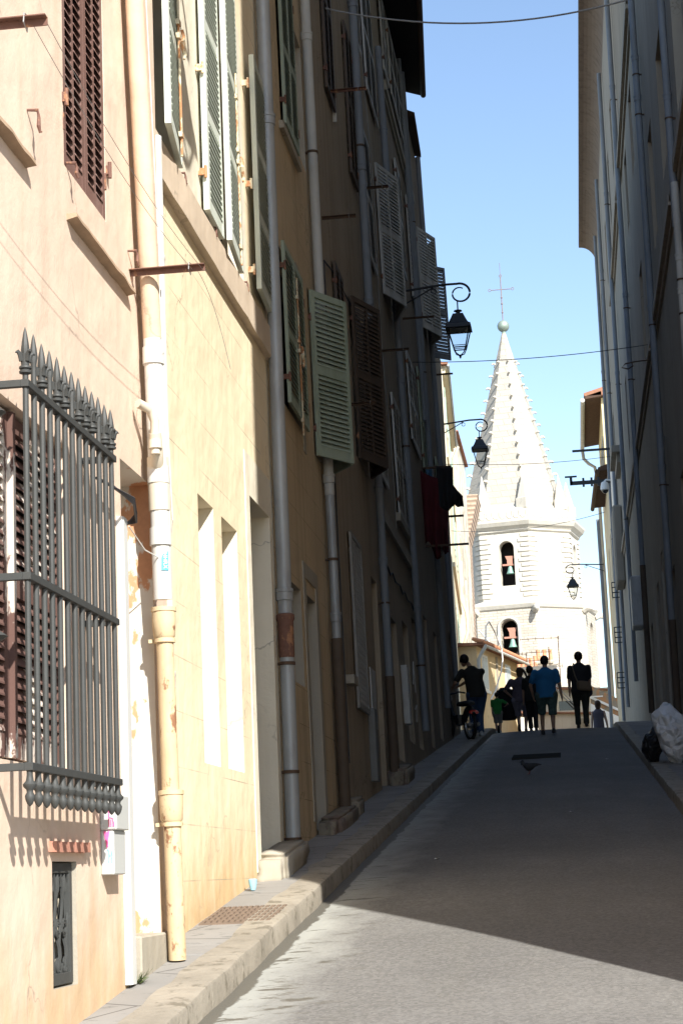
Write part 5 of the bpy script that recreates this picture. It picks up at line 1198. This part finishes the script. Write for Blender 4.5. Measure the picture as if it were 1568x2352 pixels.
def person(loc, h, label, skin, hair, top, bottom, shoes, feet, hands, hipz=None, lean=(0, 0), headtilt=(0, 0), shorts=False, sleeves='short', build=1.0,
           hairlen=0, dress=False, hip=(0, 0), hands_dir=(0, 0, -1), knee=(0, 1, 0), elbow=((-.6, -1, -.2), (.6, -1, -.2)), topmat2=None, backpack=None, yaw=0):
    """local frame: x right in the picture, y away; feet/hands: pairs of local points (fraction of height)"""
    o = thing('person', loc, label, 'person', 'people at the top of the street'); O = Vector(loc); k = h
    Rz = Matrix.Rotation(R_(yaw), 3, 'Z')
    W = lambda p: O+Rz @ (Vector(p)*k)
    hz = hipz or .505; HP = Vector((hip[0], hip[1], hz)); CH = HP+Vector((lean[0]*.6, lean[1]*.6, .20)); SH = HP+Vector((lean[0], lean[1], .315-abs(lean[1])*.25)); 
    fw = (SH-HP).normalized(); NK = SH+fw*.03; HD = NK+Vector((headtilt[0], headtilt[1], .074)); b = build
    hips = [HP+Vector((-.052*b, 0, -.015)), HP+Vector((.052*b, 0, -.015))]; shs = [SH+Vector((-.104*b, 0, -.036)), SH+Vector((.104*b, 0, -.036))]
    legs, arms = [], []
    for i in (0, 1):
        F0 = Vector(feet[i])+Vector((0, 0, .045)); kn, ft = ik(hips[i], F0, .245, .235, knee); legs.append((hips[i], kn, ft))
        el, hd = ik(shs[i], hands[i], .17, .15, elbow[i]); arms.append((shs[i], el, hd))
    body = MB()
    def cap(m, a, b_, r0, r1, n=12):
        a, b_ = W(a), W(b_); m.tube([a, a+(b_-a)*.5, b_], [r0*k, (r0+r1)/2*k, r1*k], n); m.ball(a, r0*k, n=n, m=8); m.ball(b_, r1*k, n=n, m=8)
    def torso(m, e=0., z_lo=-.02, zhi=1):
        side = Vector((1, 0, 0)); fwd = fw.cross(side).normalized()
        prof = [(-.03, .088*b, .062), (.03, .09*b, .066), (.10, .078*b, .060), (.17, .085*b, .062), (.24, .10*b, .064), (.275, .104*b, .058), (.300, .082*b, .050), (.322, .05, .042), (.345, .036, .036)]
        rings = []
        for (t, rx, ry) in prof:
            if t < z_lo: continue
            c = HP+(SH-HP)*(t/.315); rings.append((W(c), Rz @ (side*((rx+e)*k)), Rz @ (fwd*((ry*b+e)*k))))
        m.loft(rings, 18)
    torso(body)
    for (a, kn, ft) in legs: cap(body, a, kn, .052*b, .034, 12); cap(body, kn, ft, .033, .021, 12)
    for i, (a, el, hd) in enumerate(arms):
        cap(body, a, el, .030*b, .023, 10); cap(body, el, hd, .023, .015, 10)
        # hand: palm and five fingers
        d = (hd-el).normalized(); sd = 1 if i else -1; palm = hd+d*.022; wv = Vector((0, 1, 0)); wv = (wv-d*wv.dot(d)).normalized(); nv = d.cross(wv)
        body.loft([(W(hd), Rz @ wv*(.016*k), Rz @ nv*(.012*k)), (W(palm), Rz @ wv*(.026*k), Rz @ nv*(.012*k)), (W(palm+d*.026), Rz @ wv*(.024*k), Rz @ nv*(.010*k))], 10)
        for q in range(4):
            s0 = palm+d*.022+wv*(-.018+.012*q); ln = (.030, .036, .034, .026)[q]; cur = nv*(-.010*sd)
            body.tube([W(s0), W(s0+d*ln*.55+cur*.4), W(s0+d*ln+cur*1.2)], [.0062*k, .0058*k, .0045*k], 6)
        t0 = palm-d*.006+wv*.022; body.tube([W(t0-wv*.01), W(t0+wv*.012+d*.012), W(t0+wv*.014+d*.030)], [.0085*k, .007*k, .005*k], 6)
    cap(body, SH-fw*.01, NK+Vector((headtilt[0]*.4, headtilt[1]*.4, .03)), .031, .029, 12)
    # head: skull, jaw, nose, ears
    hq = W(HD); fd = Rz @ Vector((headtilt[0]*2, 1, headtilt[1]*-4)).normalized()
    body.ball(hq+Vector((0, 0, .010*k)), .052*k, .062*k, .062*k, 16, 12); body.ball(hq+fd*.018*k+Vector((0, 0, -.028*k)), .034*k, .036*k, .036*k, 12, 8)
    body.ball(hq+fd*.058*k+Vector((0, 0, -.008*k)), .008*k, .012*k, .015*k, 8, 6)
    for sgn in (-1, 1): body.ball(hq+Rz @ Vector((sgn*.048*k, 0, -.002*k)), .008*k, .014*k, .02*k, 8, 6)
    remesh(body, 'body', skin, o, .0085*k/1.7*1.1)
    # face details
    m = MB(); rt = Rz @ Vector((1, 0, 0))
    for sgn in (-1, 1): m.ball(hq+fd*.052*k+rt*sgn*.018*k+Vector((0, 0, .004*k)), .006*k, n=8, m=6)
    m.build('eyes', M_glass, o, smooth=True); m = MB(); m.tube([hq+fd*.052*k-rt*.012*k-Vector((0, 0, .034*k)), hq+fd*.055*k-Vector((0, 0, .035*k)), hq+fd*.052*k+rt*.012*k-Vector((0, 0, .034*k))], .003*k, 6); m.build('mouth', plain('lips', (.35, .14, .11), .5), o)
    m = MB(); m.ball(hq+Vector((0, 0, .018*k))-fd*.010*k, .058*k, .062*k, .064*k, 16, 12)
    if hairlen:
        m.loft([(hq-fd*.02*k+Vector((0, 0, .03*k)), rt*.05*k, fd*.035*k), (hq-fd*.03*k+Vector((0, 0, -.03*k)), rt*.055*k, fd*.03*k), (hq-fd*.035*k+Vector((0, 0, -.03*k-hairlen*k)), rt*.035*k, fd*.018*k)], 14)
    remesh(m, 'hair', hair, o, .008*k, 3)
    # top
    m = MB(); torso(m, .012, -.005 if not dress else -.02); 
    sl = {'short': .75, 'long': 1, 'none': 0}[sleeves]
    if sl:
        for (a, el, hd) in arms:
            if sleeves == 'long': cap(m, a, el, .037*b, .033); cap(m, el, el+(hd-el)*.92, .033, .025)
            else: cap(m, a, a+(el-a)*.72, .037*b, .038)
    m.loft([(W(HP+Vector((0, 0, -.05 if not dress else -.28))), Rz @ Vector(((.102*b+(.02 if dress else 0))*k, 0, 0)), Rz @ Vector((0, (.082*b+(.02 if dress else 0))*k, 0))), (W(HP+Vector((0, 0, .02))), Rz @ Vector((.104*b*k, 0, 0)), Rz @ Vector((0, .082*b*k, 0))), (W(HP+(CH-HP)*.8), Rz @ Vector((.098*b*k, 0, 0)), Rz @ Vector((0, .078*b*k, 0)))], 18)
    remesh(m, 'shirt' if not dress else 'dress', top, o, .012*k, 3)
    # bottom
    if not dress:
        m = MB(); m.loft([(W(HP+Vector((0, 0, -.06))), Rz @ Vector((.098*b*k, 0, 0)), Rz @ Vector((0, .078*k*b, 0))), (W(HP+Vector((0, 0, .03))), Rz @ Vector((.094*b*k, 0, 0)), Rz @ Vector((0, .072*k*b, 0)))], 18)
        for (a, kn, ft) in legs:
            if shorts: cap(m, a, a+(kn-a)*.7, .066*b, .056); e = kn+(ft-kn)*.06; m.tube([W(a), W(a+(kn-a)*.6), W(e)], [.06*k, .056*k, .055*k], 14)
            else: cap(m, a, kn, .062*b, .044); cap(m, kn, kn+(ft-kn)*.5, .044, .040); m.tube([W(kn), W(kn+(ft-kn)*.6), W(ft+Vector((0, 0, -.005)))], [.043*k, .039*k, .040*k], 14)
        remesh(m, 'shorts' if shorts else 'trousers', bottom, o, .012*k, 3)
    for i, (a, kn, ft) in enumerate(legs):
        f = Vector(feet[i]); m = MB(); m.loft([(W(f+Vector((0, -.03, .03))), Rz @ Vector((.018*k, 0, 0)), Vector((0, 0, .028*k))), (W(f+Vector((0, -.02, .026))), Rz @ Vector((.024*k, 0, 0)), Vector((0, 0, .030*k))), (W(f+Vector((0, .03, .024))), Rz @ Vector((.024*k, 0, 0)), Vector((0, 0, .028*k))), (W(f+Vector((0, .08, .016))), Rz @ Vector((.027*k, 0, 0)), Vector((0, 0, .018*k))), (W(f+Vector((0, .115, .010))), Rz @ Vector((.018*k, 0, 0)), Vector((0, 0, .010*k)))], 12)
        m.build('shoe', shoes, o, smooth=True)
    return o, W
SK = plain('skin', (.36, .21, .14), .55, .06, 30, bump=.05); SK2 = plain('skin_pale', (.5, .33, .25), .55, .06, 30, bump=.05)
HR = plain('hair_dark', (.018, .012, .01), .6, .3, 40, bump=.5); HR2 = plain('hair_brown', (.07, .04, .025), .6, .3, 40, bump=.5)
def cl(n, c): return plain(n, c, .9, .12, 5, bump=.3)
SHD = plain('shoe_dark', (.03, .028, .028), .6); SHW = plain('shoe_pale', (.5, .52, .52), .6)
gx = lambda y: g(y)+.0
# man in a blue shirt
person((-.49, 42.3, gx(42.3)+.02), 1.74, 'man in a bright blue shirt and checked knee shorts walking up the road', SK, HR, cl('cloth_azure', (.028, .17, .36)), plain('cloth_check', (.075, .12, .11), .9, .6, 16), SHD,
       feet=[(-.075, .10, 0), (.065, -.13, .0)], hands=[(-.17, .03, .49), (.195, -.03, .46)], shorts=True, build=1.28, hip=(0, -.02), elbow=((-.8, -.6, 0), (.9, -.5, 0)))
# man with the shoulder bag
o_rm, Wrm = person((.29, 45.6, gx(45.6)+.02), 1.82, 'man in dark shirt and dark trousers carrying a tan shoulder bag', SK, HR, cl('cloth_charcoal', (.028, .026, .028)), cl('cloth_dark_olive', (.045, .045, .035)), SHD,
       feet=[(-.055, .10, 0), (.05, -.10, 0)], hands=[(-.145, .02, .45), (.125, .06, .44)], build=1.14, elbow=((-.9, -.4, 0), (1.2, -.5, 0)), sleeves='short')
bg = thing('shoulder_bag', Wrm((.03, -.10, .5)), 'tan messenger bag hanging behind the man in dark clothes', 'bag')
m = MB(); m.loft([(Wrm((.055, -.095, .47)), (.17*1.0, 0, -.02), (0, .06, 0)), (Wrm((.055, -.10, .49)), (.19, 0, -.03), (0, .075, 0)), (Wrm((.05, -.10, .575)), (.18, 0, -.03), (0, .07, 0)), (Wrm((.05, -.095, .60)), (.15, 0, -.02), (0, .04, 0))], 8); remesh(m, 'bag_body', cl('bag_tan', (.19, .135, .085)), bg, .02, 3)
m = MB(); m.tube([Wrm(p) for p in ((-.02, -.10, .56), (-.06, -.085, .68), (-.085, -.05, .80), (-.07, .0, .845), (-.02, .07, .78), (.06, .09, .66), (.12, .02, .57))], .016, 6); m.build('strap', cl('bag_strap', (.2, .16, .11)), bg, smooth=True)
# jacket tied / held at his hip
m = MB(); m.tube([Wrm(p) for p in ((.10, .02, .60), (.125, .03, .52), (.13, .05, .44), (.11, .05, .40))], [.03, .06, .06, .03], 8); tag(remesh(m, 'jacket', cl('cloth_navy', (.03, .035, .09)), None, .02, 3), 'navy jacket carried at the hip of the man with the bag', 'jacket')
# bending man beside the moped
person((-2.02, 40.9, gx(40.9)+.098), 1.82, 'man in dark shirt and blue jeans bowing his head over the parked moped', SK, HR, cl('cloth_black_green', (.03, .028, .024)), cl('cloth_denim', (.035, .07, .14)), SHW,
       feet=[(-.02, .04, 0), (.045, -.05, 0)], hands=[(-.27, .12, .555), (-.21, .16, .585)], lean=(-.035, .05), headtilt=(-.075, .045), hip=(.02, -.01), build=1.16, elbow=((-.5, -1, -.6), (.6, -1, -.6)), sleeves='short', yaw=12)
# woman with the pram
o_w, Ww = person((-1.20, 48, gx(48)), 1.64, 'woman in a patterned grey top and pale cropped trousers pushing the pram', SK2, HR2, plain('cloth_mauve_print', (.10, .085, .11), .9, .5, 14), cl('cloth_lilac', (.2, .19, .24)), SHD,
       feet=[(-.05, .05, 0), (.05, -.08, 0)], hands=[(-.16, .10, .57), (-.08, .16, .57)], shorts=True, build=1.34, hairlen=.05, elbow=((-1, -.4, -.3), (.7, -1, -.3)))
m = MB(); m.tube([Ww(p) for p in ((.03, -.03, .97), (.075, -.04, .93), (.10, -.05, .86), (.115, -.05, .79))], [.05, .035, .028, .015], 8); remesh(m, 'ponytail', HR2, o_w, .015, 2)
# child in green
person((-1.80, 47.6, gx(47.6)), 1.02, 'child in a green shirt and pale shorts at the left edge of the road', SK2, HR, cl('cloth_green', (.03, .22, .05)), cl('cloth_pale_grey', (.22, .23, .22)), SHW,
       feet=[(-.05, .03, 0), (.05, -.04, 0)], hands=[(-.13, 0, .46), (.20, .1, .66)], shorts=True, build=1.15, elbow=((-1, -.4, 0), (1, -.4, -.5)))
# person in dark trousers between woman and man in blue
person((-.93, 47.2, gx(47.2)), 1.62, 'person in black behind the man in the blue shirt', SK, HR, cl('cloth_black2', (.02, .02, .02)), cl('cloth_black3', (.02, .02, .022)), SHD,
       feet=[(-.03, .08, 0), (.05, -.04, 0)], hands=[(-.12, .02, .46), (.12, .02, .46)], build=.92)
# farther figure beyond the crest
person((.86, 58, gx(58)), 1.68, 'woman with shoulder-length hair in a sleeveless grey dress beyond the crest', SK2, HR2, cl('cloth_grey_violet', (.13, .12, .15)), SK, SHD,
       feet=[(-.04, .03, 0), (.04, -.03, 0)], hands=[(-.13, 0, .46), (.16, -.02, .46)], sleeves='none', hairlen=.06, dress=True, elbow=((-1, -.4, 0), (1, -.4, 0)), build=.95)

# pram
pr = thing('pram', (-1.56, 48.3, gx(48.3)), 'black pushchair with a high hood in front of the woman', 'pushchair'); zp = gx(48.3); M_fab = cl('pram_black', (.015, .015, .017))
m = MB(); m.loft([((-1.56, 48.5, zp+.35), (.2, 0, 0), (0, .25, 0)), ((-1.57, 48.5, zp+.5), (.24, 0, 0), (0, .30, 0)), ((-1.58, 48.45, zp+.85), (.24, 0, 0), (0, .28, 0)), ((-1.6, 48.4, zp+1.05), (.22, 0, 0), (0, .24, 0)), ((-1.62, 48.35, zp+1.16), (.12, 0, 0), (0, .14, 0))], 16); m.build('seat_hood', M_fab, pr, smooth=True)
m = MB()
for x in (-1.80, -1.32):
    m.tube([(x, 47.95, zp+1.05), (x, 48.1, zp+.9), (x, 48.35, zp+.45), (x, 48.8, zp+.12)], .013, 6); m.tube([(x, 48.6, zp+.55), (x, 48.15, zp+.1)], .013, 6)
m.tube([(-1.80, 47.95, zp+1.05), (-1.56, 47.9, zp+1.08), (-1.32, 47.95, zp+1.05)], .016, 6); m.build('frame', M_black, pr)
for x in (-1.82, -1.30):
    for y in (48.12, 48.82):
        m = MB(); m.tube([(x+.03*s_, y, zp+.1) for s_ in (-1, 1)], .10, 14); m.build('wheel', M_rubber, pr)

# moped
mo = thing('moped', (-2.28, 39.75, gx(39.75)+.096), 'dark moped with a red rear light parked on the left pavement', 'moped'); zb = gx(39.75)+.096
def mp(u, v, z): # u across street, v along, slightly turned
    return Vector((-2.38+u*.89-v*.40, 39.75+v*.89+u*.45, zb+z+v*.09))
def wheel(v, u, nm='wheel'):
    m = MB(); c = mp(u, v, .31); R0 = .30
    for i in range(24):
        pass
    pts = [mp(u, v+R0*math.cos(a), .31+R0*math.sin(a)) for a in [i*math.pi/12 for i in range(25)]]; m.tube(pts, .038, 8, False); ty_ = m.build('tyre', M_rubber, mo, smooth=True)
    m = MB(); pts = [mp(u, v+.26*math.cos(a), .31+.26*math.sin(a)) for a in [i*math.pi/12 for i in range(25)]]; m.tube(pts, .014, 6, False)
    for i in range(9): a = i*math.pi*2/9; m.tube([c, mp(u, v+.26*math.cos(a), .31+.26*math.sin(a))], .007, 4)
    m.tube([mp(u-.06, v, .31), mp(u+.06, v, .31)], .035, 8); m.build('rim', M_chrome, mo)
wheel(-.55, .10); wheel(.62, .05)
Mm = plain('moped_black_paint', (.02, .022, .026), .35, .1)
m = MB(); m.tube([mp(.07, .55, .85), mp(.07, .35, .5), mp(.08, 0, .34), mp(.08, -.3, .40), mp(.09, -.62, .72)], [.035, .04, .07, .06, .035], 10); m.tube([mp(.07, .62, .31), mp(.07, .5, .95)], .028, 8); m.loft([(mp(.08, -.05, .3), (.11, 0, 0), (0, .2, 0)), (mp(.08, -.05, .5), (.12, 0, 0), (0, .22, 0))], 10)
m.build('frame', Mm, mo, smooth=True)
m = MB(); m.loft([(mp(.08, -.75, .74), (.07, 0, 0), (0, 0, .04)), (mp(.08, -.6, .76), (.12, 0, 0), (0, 0, .06)), (mp(.08, -.2, .74), (.12, 0, 0), (0, 0, .06)), (mp(.08, -.02, .72), (.06, 0, 0), (0, 0, .03))], 12); m.build('saddle', M_rubber, mo, smooth=True)
m = MB(); m.tube([mp(-.25, .38, .98), mp(-.12, .48, 1.0), mp(.07, .5, .95), mp(.28, .48, 1.0), mp(.38, .38, .98)], .018, 8); m.build('handlebar', M_black, mo, smooth=True)
m = MB(); m.tube([mp(-.18, .44, 1.0), mp(-.24, .44, 1.16)], .008, 6); m.ball(mp(-.25, .44, 1.22), .065, .02, .085, 12, 8); m.build('mirror', M_black, mo, smooth=True)
m = MB(); m.ball(mp(.07, .62, .86), .09, .08, .09, 12, 8); m.build('headlamp', M_chrome, mo, smooth=True)
m = MB(); m.loft([(mp(.1, -.84, .56), (.09, 0, 0), (0, 0, .04)), (mp(.1, -.80, .57), (.10, 0, 0), (0, 0, .05))], 10); m.build('rear_light', plain('rear_light_red', (.75, .03, .02), .25), mo)
m = MB(); m.tube([mp(.1, -.55+.35*math.cos(a), .31+.36*math.sin(a)) for a in [.3+i*.25 for i in range(10)]], .045, 6); m.build('mudguard', Mm, mo, smooth=True)
m = MB(); m.tube([mp(.2, .1, .25), mp(.22, -.4, .26), mp(.22, -.75, .33)], [.02, .045, .04], 8); m.build('exhaust', M_chrome, mo, smooth=True)

# rubbish bags on the right pavement
def sack(c, r, seed, mat, label, h):
    import bmesh
    bm = bmesh.new(); bmesh.ops.create_uvsphere(bm, u_segments=48, v_segments=36, radius=1); me = bpy.data.meshes.new('rubbish_bag')
    for v_ in bm.verts:
        p = v_.co.copy(); z = (p.z+1)/2; a = math.atan2(p.y, p.x)
        k = 1+noise.noise(p*1.6+Vector((seed, 0, 0)))*.22+abs(noise.noise(Vector((a*2.2, z*5, seed))))*.14-abs(noise.noise(p*7+Vector((0, seed, 0))))*.10
        wz = (1.0 if z < .75 else max(.35, 1.0-(z-.75)*1.6)); flare = .25*max(0, z-.9)*4
        v_.co = Vector((p.x*r[0]*k*(wz+flare)+.05*math.sin(z*4+seed), p.y*r[1]*k*(wz+flare), z**.85*h+noise.noise(p*3+Vector((seed, 2, 0)))*.05))
    bm.to_mesh(me); bm.free(); me.materials.append(mat)
    for p in me.polygons: p.use_smooth = True
    o = bpy.data.objects.new('rubbish_bag', me); COL.objects.link(o); o.location = c; return tag(o, label, 'rubbish bag', 'rubbish bags on the right pavement')
def foil(name, c, rough):
    t = NT(name); v = t.n('ShaderNodeTexVoronoi', feature='DISTANCE_TO_EDGE'); v.inputs['Scale'].default_value = 7; t.l(t.geo.outputs['Position'], v.inputs['Vector'])
    return t.fin(c, rough, t.bump(v.outputs['Distance'], .9, .06, t.bump(t.noise(13, 5), .6, .03)), .5)
sack((1.40, 27.0, g(27.0)+.085), (.24, .25), 1.0, foil('bag_white', (.78, .81, .84), .35), 'tall full white rubbish sack leaning towards the right wall', .86)
sack((1.19, 27.5, g(27.5)+.085), (.16, .24), 4.0, foil('bag_black', (.014, .014, .016), .35), 'black rubbish bag slumped beside the white sack', .54)

# litter
for i, (x, y, nm, lb) in enumerate(((-.05, 20.5, 'paper_scrap', 'pale paper scrap in the shaded middle of the road'), (.55, 31.0, 'paper_scrap', 'small white scrap up the road near the right kerb'), (-1.2, 16.2, 'cigarette_end', 'cigarette end in the shade near the left kerb'))):
    z = roadz(x, y)+.004; m = MB(); m.add([(x-.02, y-.02, z), (x+.025, y-.01, z+.008), (x+.015, y+.025, z+.003), (x-.015, y+.02, z+.01)], [(0, 1, 2), (0, 2, 3)]); tag(m.build(nm, M_whitep), lb, 'litter')
# pigeon
pg = thing('pigeon', (-.62, 27.6, roadz(-.62, 27.6)), 'dark pigeon standing in the middle of the road', 'pigeon'); z = roadz(-.62, 27.6)
m = MB(); rt = [(-.115, .150, .004), (-.09, .135, .035), (-.055, .115, .058), (-.01, .10, .062), (.045, .118, .045), (.09, .138, .022), (.15, .135, .010), (.175, .13, .004)]
m.loft([((-.62+x, 27.6, z+h_), (0, r_*.85, 0), (.0, 0, r_)) for (x, h_, r_) in rt], 14); m.ball((-.62-.105, 27.6, z+.185), .027, .025, .028, 12, 8); m.tube([(-.62-.10, 27.6, z+.14), (-.62-.105, 27.6, z+.185)], [.032, .024], 10)
M_pig = plain('pigeon_feathers', (.035, .037, .042), .7, .35, 25)
remesh(m, 'body', M_pig, pg, .007, 3)
m = MB(); m.tube([(-.62-.128, 27.6, z+.183), (-.62-.155, 27.6, z+.176)], [.007, .002], 6); m.build('beak', M_rubber, pg)
for s_ in (-1, 1):
    m = MB(); m.tube([(-.63, 27.6+.025*s_, z+.06), (-.635, 27.6+.025*s_, z+.006)], .006, 6)
    for a in (-.5, 0, .5): m.tube([(-.635, 27.6+.025*s_, z+.006), (-.665, 27.6+.025*s_+.02*a, z+.004)], .003, 5)
    m.build('leg', plain('pigeon_leg', (.3, .12, .1), .6), pg)
    m = MB(); m.loft([((-.62-.05, 27.6+.055*s_, z+.12), (0, .008, 0), (0, 0, .04)), ((-.62+.05, 27.6+.056*s_, z+.125), (0, .01, 0), (0, 0, .032)), ((-.62+.14, 27.6+.02*s_, z+.137), (0, .004, 0), (0, 0, .008))], 10); m.build('wing', M_pig, pg, smooth=True)
